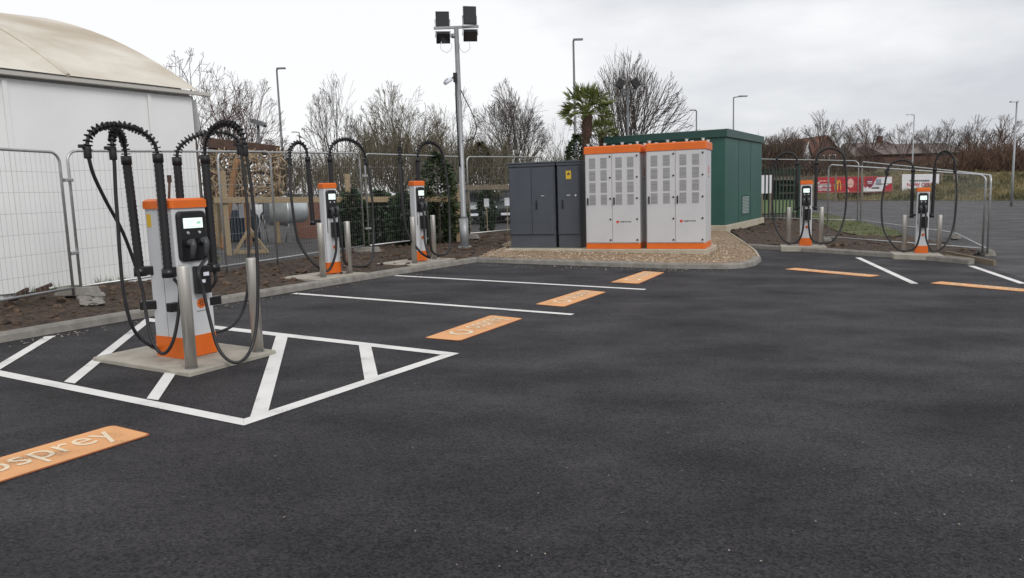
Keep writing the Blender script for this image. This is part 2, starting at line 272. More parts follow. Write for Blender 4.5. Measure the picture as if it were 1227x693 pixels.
# ------------------------------------------------------------------ mesh builder
class MB:
    def __init__(s): s.v = []; s.f = []; s.sm = []
    def add(s, vs, fs, smooth=False):
        o = len(s.v); s.v += [V(p) for p in vs]
        for f in fs: s.f.append(tuple(o + i for i in f)); s.sm.append(smooth)
        return s
    def box(s, c, size, axes=None):
        a = axes or (V((1, 0, 0)), V((0, 1, 0)), V((0, 0, 1)))
        c = V(c); x, y, z = [a[i] * (size[i] / 2) for i in range(3)]
        vs = [c + sx * x + sy * y + sz * z for sz in (-1, 1) for sy in (-1, 1) for sx in (-1, 1)]
        return s.add(vs, [(0, 2, 3, 1), (4, 5, 7, 6), (0, 1, 5, 4), (2, 6, 7, 3), (0, 4, 6, 2), (1, 3, 7, 5)])
    def tube(s, pts, rad, n=8, cap=True, smooth=True):
        pts = [V(p) for p in pts]
        if not hasattr(rad, '__len__'): rad = [rad] * len(pts)
        rings = []; prev = None
        for i, p in enumerate(pts):
            t = (pts[min(i + 1, len(pts) - 1)] - pts[max(i - 1, 0)])
            if t.length < 1e-9: t = V((0, 0, 1))
            t.normalize()
            if prev is None:
                a = V((0, 0, 1)) if abs(t.z) < 0.9 else V((1, 0, 0))
                x = t.cross(a).normalized()
            else:
                x = prev - t * prev.dot(t)
                x = x.normalized() if x.length > 1e-6 else t.orthogonal().normalized()
            prev = x; y = t.cross(x)
            rings.append([p + (math.cos(2 * math.pi * k / n) * x + math.sin(2 * math.pi * k / n) * y) * rad[i] for k in range(n)])
        vs = [q for r in rings for q in r]; fs = []
        for i in range(len(pts) - 1):
            for k in range(n):
                k2 = (k + 1) % n
                fs.append((i * n + k, i * n + k2, (i + 1) * n + k2, (i + 1) * n + k))
        s.add(vs, fs, smooth)
        if cap:
            o = len(s.v) - len(vs)
            s.f.append(tuple(o + k for k in range(n))[::-1]); s.sm.append(False)
            s.f.append(tuple(o + (len(pts) - 1) * n + k for k in range(n))); s.sm.append(False)
        return s
    def prism(s, poly, d):
        """closed polygon swept along vector d"""
        poly = [V(p) for p in poly]; n = len(poly); d = V(d)
        vs = poly + [p + d for p in poly]
        return s.add(vs, [tuple(range(n))[::-1], tuple(range(n, 2 * n))] + [(i, (i + 1) % n, n + (i + 1) % n, n + i) for i in range(n)])
    def loft(s, loops, smooth=False, close=True, caps=True):
        n = len(loops[0]); vs = [p for l in loops for p in l]; fs = []
        for i in range(len(loops) - 1):
            for k in range(n if close else n - 1):
                k2 = (k + 1) % n; fs.append((i * n + k, i * n + k2, (i + 1) * n + k2, (i + 1) * n + k))
        s.add(vs, fs, smooth)
        if caps:
            o = len(s.v) - len(vs)
            s.f.append(tuple(o + k for k in range(n))[::-1]); s.sm.append(False)
            s.f.append(tuple(o + (len(loops) - 1) * n + k for k in range(n))); s.sm.append(False)
        return s
    def blob(s, c, rx, ry, rz, rr, jit=0.25):
        t = (1 + 5 ** 0.5) / 2
        ico = [(-1, t, 0), (1, t, 0), (-1, -t, 0), (1, -t, 0), (0, -1, t), (0, 1, t), (0, -1, -t), (0, 1, -t), (t, 0, -1), (t, 0, 1), (-t, 0, -1), (-t, 0, 1)]
        fs = [(0, 11, 5), (0, 5, 1), (0, 1, 7), (0, 7, 10), (0, 10, 11), (1, 5, 9), (5, 11, 4), (11, 10, 2), (10, 7, 6), (7, 1, 8), (3, 9, 4), (3, 4, 2), (3, 2, 6), (3, 6, 8), (3, 8, 9), (4, 9, 5), (2, 4, 11), (6, 2, 10), (8, 6, 7), (9, 8, 1)]
        a = rr.uniform(0, 6.28); ca, sa = math.cos(a), math.sin(a); vs = []
        for q in ico:
            k = (1 + rr.uniform(-jit, jit)) / 1.9; x, y, z = q[0] * rx * k, q[1] * ry * k, q[2] * rz * k
            vs.append(V(c) + V((x * ca - y * sa, x * sa + y * ca, z)))
        return s.add(vs, fs)
    def build(s, name, m, parent=None, bevel=0, world=False, auto=None):
        me = bpy.data.meshes.new(name)
        vs = s.v
        if world and parent is not None:
            inv = WM[parent.name].inverted(); vs = [inv @ p for p in vs]
        me.from_pydata([tuple(p) for p in vs], [], s.f); me.validate(clean_customdata=False)
        if len(me.polygons) == len(s.sm): me.polygons.foreach_set('use_smooth', s.sm)
        me.materials.append(m); me.update()
        o = bpy.data.objects.new(name, me); col.objects.link(o)
        if parent is not None:
            o.parent = parent; WM[o.name] = WM[parent.name]
        else: WM[o.name] = Matrix.Identity(4)
        if bevel:
            b = o.modifiers.new('edge', 'BEVEL'); b.width = bevel; b.segments = 2; b.limit_method = 'ANGLE'; b.angle_limit = R(40)
        return o
WM = {}
def tag(o, label=None, cat=None, group=None, kind=None):
    if label: o['label'] = label
    if cat: o['category'] = cat
    if group: o['group'] = group
    if kind: o['kind'] = kind
    return o
def thing(name, label, cat, loc=(0, 0, 0), rz=0.0, group=None, sc=1.0):
    o = bpy.data.objects.new(name, None); col.objects.link(o); o.empty_display_size = 0.1
    o.location = loc; o.rotation_euler = (0, 0, rz); o.scale = (sc, sc, sc)
    WM[o.name] = Matrix.Translation(V(loc)) @ Matrix.Rotation(rz, 4, 'Z') @ Matrix.Diagonal((sc, sc, sc, 1))
    return tag(o, label, cat, group)
KIDS = {}
def copy_tree(o, loc=None, rz=None, sc=None, label=None, group=None, parent=None):
    c = o.copy(); col.objects.link(c)
    if parent is not None: c.parent = parent
    for ch in list(o.children): copy_tree(ch, parent=c)
    if loc is not None: c.location = loc
    if rz is not None: c.rotation_euler = (0, 0, rz)
    if sc is not None: c.scale = sc if hasattr(sc, '__len__') else (sc, sc, sc)
    if label: c['label'] = label
    if group: c['group'] = group
    return c
def structure(name, mb, m, **k): return tag(mb.build(name, m, **k), kind='structure')
def catmull(pts, n=8):
    pts = [V(p) for p in pts]; P = [pts[0] * 2 - pts[1]] + pts + [pts[-1] * 2 - pts[-2]]; o = []
    for i in range(1, len(P) - 2):
        a, b, c, d = P[i - 1], P[i], P[i + 1], P[i + 2]
        for k in range(n):
            t = k / n
            o.append(0.5 * ((2 * b) + (c - a) * t + (2 * a - 5 * b + 4 * c - d) * t * t + (3 * b - a - 3 * c + d) * t ** 3))
    o.append(pts[-1]); return o
def letters(body, size=1.0, bold=0.0, width=None):
    """flat letter faces in the xy plane, centred on the origin"""
    c = bpy.data.curves.new('txt', 'FONT'); c.body = body; c.size = size; c.align_x = 'CENTER'; c.align_y = 'CENTER'; c.offset = bold; c.resolution_u = 3
    o = bpy.data.objects.new('txt', c); col.objects.link(o)
    bpy.context.view_layer.update()
    me = o.evaluated_get(bpy.context.evaluated_depsgraph_get()).to_mesh()
    vs = [V(v.co) for v in me.vertices]; fs = [tuple(p.vertices) for p in me.polygons]
    bpy.data.objects.remove(o); bpy.data.curves.remove(c)
    x0, x1 = min(v.x for v in vs), max(v.x for v in vs); y0, y1 = min(v.y for v in vs), max(v.y for v in vs)
    vs = [V((v.x - (x0 + x1) / 2, v.y - (y0 + y1) / 2, 0)) for v in vs]
    if width:
        k = width / (x1 - x0); vs = [v * k for v in vs]
    return vs, fs
def text_on(mb, body, org, ax, ay, width, height=None, bold=0.0):
    vs, fs = letters(body, 1.0, bold, 1.0)
    h = max(v.y for v in vs) * 2
    k = width; ky = width if height is None else height / h
    return mb.add([V(org) + V(ax) * (v.x * k) + V(ay) * (v.y * ky) for v in vs], fs)
def inside(x, y, poly):
    r = False; n = len(poly); j = n - 1
    for i in range(n):
        xi, yi = poly[i][0], poly[i][1]; xj, yj = poly[j][0], poly[j][1]
        if (yi > y) != (yj > y) and x < (xj - xi) * (y - yi) / (yj - yi) + xi: r = not r
        j = i
    return r
def relief(name, poly, res, m, zf, kind='structure'):
    """ground patch: a grid clipped to the polygon, with relief zf(x, y) above the ground plane"""
    xs = [p[0] for p in poly]; ys = [p[1] for p in poly]; x0, y0 = min(xs), min(ys)
    nx, ny = int((max(xs) - x0) / res) + 2, int((max(ys) - y0) / res) + 2
    idx = {}; mb = MB(); vs = []; fs = []
    def vid(i, j):
        if (i, j) not in idx:
            x, y = x0 + i * res, y0 + j * res; idx[(i, j)] = len(vs); vs.append(V((x, y, gz(x, y) + zf(x, y))))
        return idx[(i, j)]
    for i in range(nx):
        for j in range(ny):
            if inside(x0 + (i + .5) * res, y0 + (j + .5) * res, poly):
                fs.append((vid(i, j), vid(i + 1, j), vid(i + 1, j + 1), vid(i, j + 1)))
    mb.add(vs, fs, True); return tag(mb.build(name, m), kind=kind)
def sheet(pxs, dz): return [G(x, y, dz) for x, y in pxs]
def nz(x, y, s, seed=0.0): return noise.noise(V((x * s, y * s, seed)))

# ================================================================== SETTING
S = 400
structure('old_car_park', MB().add([V((x, y, gz(x, y))) for x, y in ((-S, -60), (S, -60), (S, S), (-S, S))], [(0, 1, 2, 3)]), M_old)
# fresh tarmac of the charging bays
newp = [G(-900, 1500), G(-300, 470), G(-60, 419), G(4, 409), G(340, 350.5), G(571, 312.5), G(640, 300), G(860, 290), G(905, 290), G(1000, 298), G(1163, 314), G(1224, 333), G(1420, 380)]
newp = [V((-14, -8, 0)), G(-300, 470), G(4, 409), G(340, 350.5), G(571, 312.5), G(640, 300), G(860, 290), G(905, 290), G(1000, 298), G(1163, 314), G(1224, 333), G(1420, 390), V((24, -8, 0))]
structure('new_car_park', MB().add([V((p.x, p.y, gz(p.x, p.y) + 0.004)) for p in newp], [tuple(range(len(newp)))]), M_new)

# kerbs
def kerb(name, pts, w=0.14, h=0.11, m=M_kerb, side=1, seg=0.915):
    """kerb line with a battered face towards the road; pts run along the road-side foot"""
    pts = [V((p.x, p.y, 0)) for p in pts]
    dense = [pts[0]]
    for a, b in zip(pts, pts[1:]):
        n = max(1, int((b - a).length / seg))
        for k in range(1, n + 1): dense.append(a.lerp(b, k / n))
    prof = [(0, -0.02), (0.012, h - 0.03), (0.035, h), (w, h), (w, -0.02)]
    loops = []
    for i, p in enumerate(dense):
        t = (dense[min(i + 1, len(dense) - 1)] - dense[max(i - 1, 0)]).normalized(); nrm = V((-t.y, t.x, 0)) * side
        jz = nz(p.x, p.y, 3.1) * 0.006
        loops.append([V((p.x + nrm.x * a, p.y + nrm.y * a, gz(p.x, p.y) + b + (jz if b > 0.02 else 0))) for a, b in prof])
    mb = MB().loft(loops)
    return structure(name, mb, m)
kL = [G(-420, 490), G(-60, 422), G(4, 411), G(129, 389), G(340, 352.3), G(480, 329), G(571, 314.8)]
kF = [G(571, 314.8), G(690, 318.8), G(800, 322.4), G(872, 323), G(893, 321.8), G(906, 318.5), G(912.5, 313.5)]
kE = [G(912.5, 313.5), G(908, 305.5), G(898, 297.5), G(884, 287.5), G(868, 277)]
kerb('kerb', kL + kF[1:])
kerb('gravel_edging', kE, w=0.07, h=0.10, m=M_slab)
kerb('kerb', [G(893, 297.6), G(935, 300.5), G(995, 304.2), G(1065, 309), G(1135, 314.6), G(1160, 317.6)])
# thin edging between gravel and soil behind the left corner
eL = [G(584, 306.5, .1), G(594, 301.8, .1), G(612, 293.5, .1)]
kerb('gravel_edging', eL, w=0.05, h=0.125, m=M_slab, side=-1)

# soil beds
soilL = [G(-420, 466, .1), G(-60, 411, .05), G(4, 400.5, .05), G(129, 379.5, .05), G(340, 345.6, .05), G(480, 323.6, .05), G(571, 310.5, .05), G(612, 292, .1), G(650, 275, .1), G(560, 278, .1), G(437, 296, .1), G(330, 313, .1), G(200, 333, .1), G(90, 345, .1), G(4, 357, .1), G(-420, 410, .1)]
kA = G(4, 411); rA, rB = G(893, 297.6), G(1160, 317.6); rd = V((rB.x - rA.x, rB.y - rA.y, 0)).normalized(); rn = V((-rd.y, rd.x, 0))
def ease(d): return max(0.0, min(1.0, (d - .16) / .3))
def soil_z(x, y):
    z = 0.085 + 0.045 * nz(x, y, 1.3, 2) + 0.04 * nz(x, y, 4.5, 5) + 0.022 * nz(x, y, 13, 8)
    d = (x - kA.x) * -V2.x + (y - kA.y) * -V2.y
    return 0.065 + (z - 0.065) * ease(d)
def soil_zr(x, y):
    z = 0.07 + 0.05 * nz(x, y, 1.1, 2) + 0.04 * nz(x, y, 4, 5) + 0.02 * nz(x, y, 12, 8)
    d = (x - rA.x) * rn.x + (y - rA.y) * rn.y
    return 0.055 + (z - 0.055) * ease(d)
relief('soil_bed', soilL, 0.06, M_soil, soil_z)
soilR = [G(893, 295), G(935, 297.5), G(995, 301), G(1065, 305.8), G(1135, 311), G(1163, 314), G(1172, 304), G(1122, 293), G(1082, 284), G(1012, 266), G(980, 258), G(915, 258), G(868, 272), G(884, 286)]
relief('soil_bed', soilR, 0.07, M_soil, soil_zr)
grassR = [G(1000, 280), G(1030, 286), G(1082, 287), G(1075, 281), G(1012, 265), G(985, 258), G(965, 258), G(980, 268)]
relief('grass_verge', grassR, 0.08, M_grass, lambda x, y: 0.115 + 0.05 * nz(x, y, 1.5, 3) + 0.02 * nz(x, y, 9, 3))
grassM = [G(-420, 400, .1), G(60, 348, .1), G(100, 345.5, .1), G(170, 333, .1), G(260, 319, .1), G(262, 311, .1), G(120, 333, .1), G(-420, 395, .1)]
relief('grass_verge', grassM, 0.08, M_grass, lambda x, y: 0.11 + 0.04 * nz(x, y, 1.5, 3) + 0.02 * nz(x, y, 9, 3))
grav = [V((p.x, p.y)) for p in [G(574, 312.3), G(690, 316.8), G(800, 320.4), G(872, 321), G(891, 319.8), G(904, 316.5), G(909.5, 313), G(905, 305.5), G(896, 297.8), G(882, 287.5), G(866, 276), G(840, 268), G(640, 272), G(612, 291.5)]]
relief('gravel_bed', grav, 0.08, M_gravel, lambda x, y: 0.085 + 0.012 * nz(x, y, 5, 1))

# loose matter on the beds
mb = MB()
for k in range(5200):
    x, y = rnd.uniform(-1, 6), rnd.uniform(13, 22)
    if inside(x, y, grav):
        s = rnd.uniform(0.008, 0.022); mb.blob((x, y, gz(x, y) + 0.085 + s * 0.3), s * 1.3, s, s * 0.7, rnd)
tag(mb.build('gravel_stones', M_stone), 'loose tan and brown stones covering the bed below the cabinets', 'gravel', kind='stuff')
mb = MB()
for poly, zf, cnt, sh_ in ((soilL, soil_z, 4600, V2 * 0.12), (soilR, soil_zr, 1700, V((-.12, -.24, 0)))):
    xs = [p.x for p in poly]; ys = [p.y for p in poly]; k = 0
    while k < cnt:
        x, y = rnd.uniform(max(min(xs), -9), max(xs)), rnd.uniform(max(min(ys), 5), max(ys))
        if inside(x, y, poly) and inside(x + sh_.x, y + sh_.y, poly):
            s = 0.012 + 0.07 * rnd.random() ** 3.5; mb.blob((x, y, gz(x, y) + zf(x, y) + s * 0.2), s * 1.3, s, s * 0.75, rnd, 0.35)
        k += 1
tag(mb.build('soil_clods', M_clod), 'loose brown clods and rubble lying over the soil beds', 'soil', kind='stuff')
mb = MB()
def blades(poly, cnt, h0, h1, zf=0.1):
    xs = [p.x for p in poly]; ys = [p.y for p in poly]
    for k in range(cnt):
        x, y = rnd.uniform(max(min(xs), -9), max(xs)), rnd.uniform(min(ys), max(ys))
        if not inside(x, y, poly): continue
        if nz(x, y, 1.2, 9) < -0.15: continue
        for q in range(3):
            a = rnd.uniform(0, 6.28); h = rnd.uniform(h0, h1); w = 0.006; l = rnd.uniform(0.2, 0.8) * h
            b = V((x + rnd.uniform(-.03, .03), y + rnd.uniform(-.03, .03), gz(x, y) + zf)); d = V((math.cos(a), math.sin(a), 0)); e = V((-d.y, d.x, 0)) * w
            mb.add([b - e, b + e, b + d * l + Z * h], [(0, 1, 2)])
blades(grassM, 5200, 0.05, 0.16); blades(grassR, 4200, 0.04, 0.13); blades([p for p in soilL], 500, 0.03, 0.09, 0.07)
tag(mb.build('grass_tufts', M_blade), 'short rough grass by the marquee foot and on the verge', 'grass', kind='stuff')

mb = MB()
for k in range(420):
    if k < 90: px, py = rnd.uniform(300, 1227), rnd.uniform(380, 693)
    elif k < 300:
        px = rnd.uniform(575, 880); py = 315.5 + (px - 575) * .0275 + abs(rnd.gauss(0, 1.8)) + 1
    else:
        px = rnd.uniform(10, 560); py = 411.5 - (px - 4) * .1745 + abs(rnd.gauss(0, 2.2)) + 1.5
    p = G(px, py, .006); q_ = rnd.uniform(.002, .0055) if k < 150 else rnd.uniform(.005, .014)
    mb.blob(p + Z * q_ * .4, q_ * 1.3, q_, q_ * .7, rnd, .35)
tag(mb.build('loose_grit', mat('grit', (.16, .14, .12), .9, c2=(.32, .29, .25), scale=2.5)), 'scattered grit and chippings on the tarmac and along the kerb foot', 'grit', kind='stuff')
# grass bank and hill at the back right
bank = MB(); rows = []
for j, (px) in enumerate([880, 920, 960, 1010, 1070, 1140, 1227, 1400, 1700]):
    a = G(px, 240.6 if px > 1000 else 238.5); b = at(px, 207, a.y * 1.16); c = at(px, 203, a.y * 1.5)
    if px < 960: b = at(px, 216, a.y * 1.16); c = at(px, 210, a.y * 1.5)
    rows.append([a + V((0, 0, 0.02)), a.lerp(b, 0.35) + Z * 0.15, a.lerp(b, 0.75) + Z * 0.1, b, c])
bank.loft(rows, smooth=True, close=False, caps=False)
structure('grass_bank', bank, M_bank)

# painted lines
def line_quad(name, pxs, dz, m=M_white): return structure(name, MB().add(sheet(pxs, dz), [tuple(range(len(pxs)))]), m)
def line_w(name, a, b, w, dz, m=M_white):
    A, B = G(*a, dz), G(*b, dz); d = (B - A).normalized(); n = V((-d.y, d.x, 0)) * w / 2
    n.z = gz(n.x, n.y)
    return structure(name, MB().add([A - n, B - n, B + n, A + n], [(0, 1, 2, 3)]), m)
line_w('bay_line', (352.5, 351.6), (686.3, 376.9), 0.11, 0.008)
line_w('bay_line', (473.5, 330.3), (773.3, 347), 0.11, 0.008)
line_w('bay_line', (1028, 308.8), (1096, 340), 0.11, 0.008)
line_w('bay_line', (1163.6, 318.7), (1226, 340), 0.11, 0.008)
line_quad('hatch_border_line', [(-300, 386), (4, 444.7), (291.9, 501.8), (292, 509.9), (4, 451.6), (-300, 391)], 0.008)
line_quad('hatch_border_line', [(292.2, 509.9), (550.6, 423.3), (528.6, 425.3), (292.1, 501.9)], 0.0084)
line_quad('hatch_border_line', [(176, 381), (256.9, 390.2), (549.8, 423.3), (528.6, 425.0), (256.9, 394.2), (176, 385)], 0.0088)
line_quad('hatch_line', [(-60, 471), (53.5, 403.3), (67, 402.2), (-40, 467)], 0.0092)
line_quad('hatch_line', [(76.5, 457.6), (174, 382), (184, 382), (161.8, 400), (89.5, 459.6)], 0.0092)
line_quad('hatch_line', [(175.6, 477.6), (198.9, 444.7), (225, 410), (237, 410), (211.7, 446.1), (189.6, 479.6)], 0.0092)
line_quad('hatch_line', [(299.6, 500), (330.9, 401.7), (344.8, 403.4), (321.4, 493)], 0.0092)
line_quad('hatch_line', [(437.1, 457), (429.6, 412), (444.4, 413.6), (453.2, 452)], 0.0092)

# orange bay marks with their lettering
def bay_mark(label, ll, lr, ur, ul, dz=0.008, world=False):
    P = [G(*p, dz) if not world else p for p in (ll, lr, ur, ul)]
    o = thing('bay_mark', label, 'road marking', (0, 0, 0), 0, 'orange name marks painted at the bay ends')
    tag(o, kind='structure')
    Lx = ((P[1] - P[0]).length + (P[2] - P[3]).length) / 2; Ly = ((P[3] - P[0]).length + (P[2] - P[1]).length) / 2
    def bil(s, t): return P[0] * (1 - s) * (1 - t) + P[1] * s * (1 - t) + P[2] * s * t + P[3] * (1 - s) * t
    def rr(inset, rad, z):
        pts = []
        for cx, cy, a0 in ((Lx - inset - rad, inset + rad, -90), (Lx - inset - rad, Ly - inset - rad, 0), (inset + rad, Ly - inset - rad, 90), (inset + rad, inset + rad, 180)):
            for k in range(7):
                a = R(a0 + 15 * k); pts.append(bil((cx + rad * math.cos(a)) / Lx, (cy + rad * math.sin(a)) / Ly) + Z * z)
        return pts
    MB().add(rr(0, 0.05, 0), [tuple(range(28))]).build('border', M_orange_edge, o)
    MB().add(rr(0.013, 0.042, 0.003), [tuple(range(28))]).build('panel', M_orange_mark, o)
    vs, fs = letters('osprey', 1, 0.0, 1.0); h = max(v.y for v in vs) * 2; sx = 0.49; sy = 0.60 / h
    MB().add([bil(0.68 + v.x * sx, 0.47 + v.y * sy) + Z * 0.006 for v in vs], fs).build('lettering', M_cream, o)
    e = MB(); ri = 0.20 * Ly; ro = 0.30 * Ly
    for k in range(20):
        if k in (3, 4): continue
        a, b_ = R(18 * k), R(18 * k + 18)
        e.add([bil(0.27 + r_ * math.cos(q) / Lx, 0.5 + r_ * math.sin(q) / Ly) + Z * 0.006 for r_, q in ((ri, a), (ro, a), (ro, b_), (ri, b_))], [(0, 1, 2, 3)])
    e.build('ring_emblem', M_cream, o)
    return o
bay_mark('orange painted name mark nearest the camera, in front of the hatched box', G(183, 520.6, .008) - U * 1.62, G(183, 520.6, .008), G(135, 509.2, .008), G(135, 509.2, .008) - U * 1.62, world=True)
bay_mark('orange painted name mark just beyond the point of the hatched box', (551.3, 408.8), (627.5, 381.8), (588, 377.8), (507.5, 405.2))
bay_mark('orange painted name mark between the two long white bay lines', (676, 368), (727.4, 350.1), (696.8, 347.5), (640.3, 364.9))
bay_mark('orange painted name mark farthest back, beside the gravel kerb', (765.3, 340.4), (797, 326.6), (771.2, 325.1), (730.6, 338.5))
def mark_r(label, a, b, w=0.36):
    A, B = G(*a, 0.008), G(*b, 0.008); d = (B - A).normalized(); n = V((-d.y, d.x, 0)); n.z = gz(n.x, n.y)
    bay_mark(label, B - n * w / 2, A - n * w / 2, A + n * w / 2, B + n * w / 2, world=True)
def mark_r(label, a, b, w=0.36):
    A, B = G(*a, 0.008), G(*b, 0.008); d = (B - A).normalized(); n = V((-d.y, d.x, 0)); n.z = gz(n.x, n.y)
    bay_mark(label, A - n * w / 2, B - n * w / 2, B + n * w / 2, A + n * w / 2, world=True)
mark_r('orange painted name mark in front of the two chargers on the right, left one', (946, 322), (1049, 331.2))
mark_r('orange painted name mark cut by the right edge, beyond the short white line', (1120, 338.5), (1232, 348.5))

# ================================================================== MARQUEE
mq0 = G(4, 354, .1); mq1 = G(249, 324.6, .1)
mdir = V(((mq1 - mq0).x, (mq1 - mq0).y, 0)).normalized(); mnorm = V((-mdir.y, mdir.x, 0))        # away from the car park
mqR = mq1.copy(); mlen = 16.0
mqL = mqR - mdir * mlen
ev_r = rise(mqR, 109); ev = ev_r
base_z = min(mqR.z, mqL.z) - 0.05
top_z = mqR.z + ev
mq = thing('marquee', 'large white marquee with a stained beige barrel roof behind the fence', 'marquee', (mqR.x, mqR.y, base_z))
SPAN, RISE = 15.5, 2.28
def barrel(t):            # 0..1 across the span, a flattened arch
    return RISE * (1 - abs(2 * t - 1) ** 2.1)
mb = MB(); n = 40
loops = []
for i in range(n + 1):
    s = -mlen + mlen * i / n; p = mqR + mdir * s
    wob = 0.025 * math.sin(i * 1.9) + 0.012 * math.sin(i * 4.3)
    loops.append([V((p.x, p.y, base_z)) + mnorm * 0.05, V((p.x, p.y, base_z + 1.2)) + mnorm * (0.05 + wob), V((p.x, p.y, top_z - 0.9)) + mnorm * (0.05 + wob * 0.6), V((p.x, p.y, top_z - 0.12)) + mnorm * 0.05])
mb.loft(loops, smooth=True, close=False, caps=False)
mb.build('side_wall', M_pvc, mq, world=True)
for q in range(7):                                       # welded fabric seams down the wall
    p = mqR - mdir * (0.9 + q * 2.4)
    sm_ = MB()
    for zz in range(6):
        z0_ = base_z + (top_z - .15 - base_z) * zz / 6; z1_ = base_z + (top_z - .15 - base_z) * (zz + 1) / 6
        sm_.box(V((p.x, p.y, (z0_ + z1_) / 2)) - mnorm * (-0.028 + .004), (0.07, 0.012, z1_ - z0_), (mdir, mnorm, Z))
    sm_.build('fabric_seam', M_pvc, mq, world=True)
mb = MB()                  # end wall with arched top
ar = [mqR + mnorm * (0.05 + SPAN * k / 30) for k in range(31)]
vs = [V((p.x, p.y, base_z)) for p in ar] + [V((p.x, p.y, top_z + barrel(k / 30) - 0.1)) for k, p in enumerate(ar)]
mb.add(vs, [(k, k + 1, 32 + k, 31 + k) for k in range(30)])
mb.build('end_wall', M_pvc, mq, world=True)
mb = MB(); loops = []
NS = 32
for i in range(NS + 1):
    s = -mlen + (mlen + 0.03) * i / NS
    bay = abs(((s + mlen) / 3.2) % 1 - 0.5) * 2           # fabric sags between hoops
    lp = []
    for k in range(31):
        t = k / 30; p = mqR + mdir * s + mnorm * (-0.12 + (SPAN + .24) * t)
        sag = 0.09 * (1 - bay) * math.sin(math.pi * min(1, t * 1.0)) + 0.03 * nz(s * 0.5 + t * 3, t * 4, 1.0, 4)
        lp.append(V((p.x, p.y, top_z + barrel(t) - sag)))
    loops.append(lp)
mb.loft(loops, smooth=True, close=False, caps=False)
mb.build('roof', M_canvas, mq, world=True)
for q in range(4):                                       # hoop seams across the roof
    sm_ = MB(); sp_ = -2.4 - q * 3.2; ln = []
    for k in range(31):
        t = k / 30; p = mqR + mdir * sp_ + mnorm * (-0.12 + (SPAN + .24) * t); ln.append(V((p.x, p.y, top_z + barrel(t) + (0.01 if q else 0.005))))
    sm_.tube(ln, .035, 6); sm_.build('hoop_seam', M_canvas, mq, world=True)
mb = MB()
mid = mqR - mdir * (mlen / 2 - 0.25); mid.z = top_z - 0.05
mid -= mdir * 0.17
mb.box(mid - mnorm * 0.06, (mlen + 0.5, 0.07, 0.07), (mdir, mnorm, Z))
mb.build('eave_gutter', M_rim, mq, bevel=0.01, world=True)
mb = MB()                  # torn flap at the corner
c = V((mqR.x, mqR.y, top_z - 0.15)) + mdir * 0.06
mb.add([c, c + mnorm * 0.9 + mdir * 0.12 - Z * 0.05, c + mnorm * 0.5 + mdir * 0.16 - Z * 1.1, c - Z * 0.5 + mdir * 0.03], [(0, 1, 2, 3)])
mb.build('corner_flap', M_pvc, mq, world=True)
# small vent hood on the ridge
best = min((mqR + mdir * (-mlen * q / 100) + mnorm * (SPAN / 2) for q in range(101)), key=lambda p: abs(proj(V((p.x, p.y, top_z + RISE)))[0] - 43))
c = V((best.x, best.y, top_z + RISE + 0.02))
MB().tube([c - Z * .1, c + Z * 0.12], 0.07, 10).tube([c + Z * 0.1, c + Z * 0.16, c + Z * 0.22], [0.15, 0.15, 0.06], 10).build('ridge_vent', M_lampgrey, mq, world=True)

# ================================================================== SITE FENCE PANELS
FG = 'mesh site fence panels around the charging bays'
def panel(label, a, b, ta=None, tb=None, tops=None, corner=0.16, group=FG, wires=True, wr=0.0021, lift=0.10):
    """a, b: pixel and height of the two post feet; ta, tb: pixel rows of the two top corners"""
    A, B = (a if isinstance(a, V) else G(*a)), (b if isinstance(b, V) else G(*b))
    ha, hb = (rise(A, ta), rise(B, tb)) if tops is None else tops
    o = thing('site_fence', label, 'fence panel', (A + B) / 2, 0, group)
    d = (B - A); L = math.hypot(d.x, d.y)
    def P(s, t): return A.lerp(B, s) + Z * (lift + (ha + (hb - ha) * s - lift) * t)
    c = corner / L; ch = corner / max(ha, hb)
    mb = MB()
    arcL = [P(c - c * math.cos(R(q)), 1 - ch + ch * math.sin(R(q))) for q in range(0, 91, 15)]
    arcR = [P(1 - c + c * math.sin(R(q)), 1 - ch + ch * math.cos(R(q))) for q in range(0, 91, 15)]
    mb.tube([P(0, 0) - Z * (lift - 0.01)] + arcL + arcR + [P(1, 0) - Z * (lift - 0.01)], 0.021, 8)
    mb.tube([P(0, 0.012), P(1, 0.012)], 0.019, 8)
    mb.build('frame', M_galv, o, world=True)
    if wires:
        mb = MB(); nv = int(L / 0.085); nh = 7
        for k in range(1, nv):
            s = k / nv; tt = 1.0
            mb.tube([P(s, 0.012), P(s, 1.0 - (ch * 0.4 if s < c or s > 1 - c else 0))], wr, 3, cap=False)
        for k in range(1, nh):
            mb.tube([P(0, k / nh), P(1, k / nh)], wr * 1.15, 3, cap=False)
        mb.build('wire_mesh', M_wire, o, world=True)
    return o
nearT = (88, 355, .12)
f0 = G(88.5, 355, .12); fdir = (f0 - G(4, 371, .12)); fdir.z = 0; fdir.normalize()
fm = f0 - fdir * 3.5; fm.z = gz(fm.x, fm.y) + .12
panel('left end fence panel against the white marquee wall, cut by the left edge', fm, f0, tops=(2.08, 2.08))
f1 = G(98, 353, .12); f2 = G(333, 318, .12)
panel('fence panel behind the nearest charger, meeting the marquee wall', f1, f2, ta=181, tb=182)
f3a = G(272, 327, .12); f3b = G(437, 301, .12)
panel('fence panel in front of the zinc drum and timber shelter', f3a, f3b, ta=182, tb=184, wr=0.0014)
f4 = G(555, 286, .12)
panel('fence panel in front of the dark conifers, left of the floodlight mast', G(443, 300.5, .12), f4, ta=184.5, tb=188, wr=0.0014)
panel('fence panel between the floodlight mast and the grey cabinets', G(563, 285, .12), G(652, 276, .12), ta=188, tb=188.5, wr=0.0014)
panel('right hand site fence panel starting behind the green kiosk', G(893, 264, .05), G(1027, 268, .05), ta=190.5, tb=193, wr=0.0009, corner=.2)
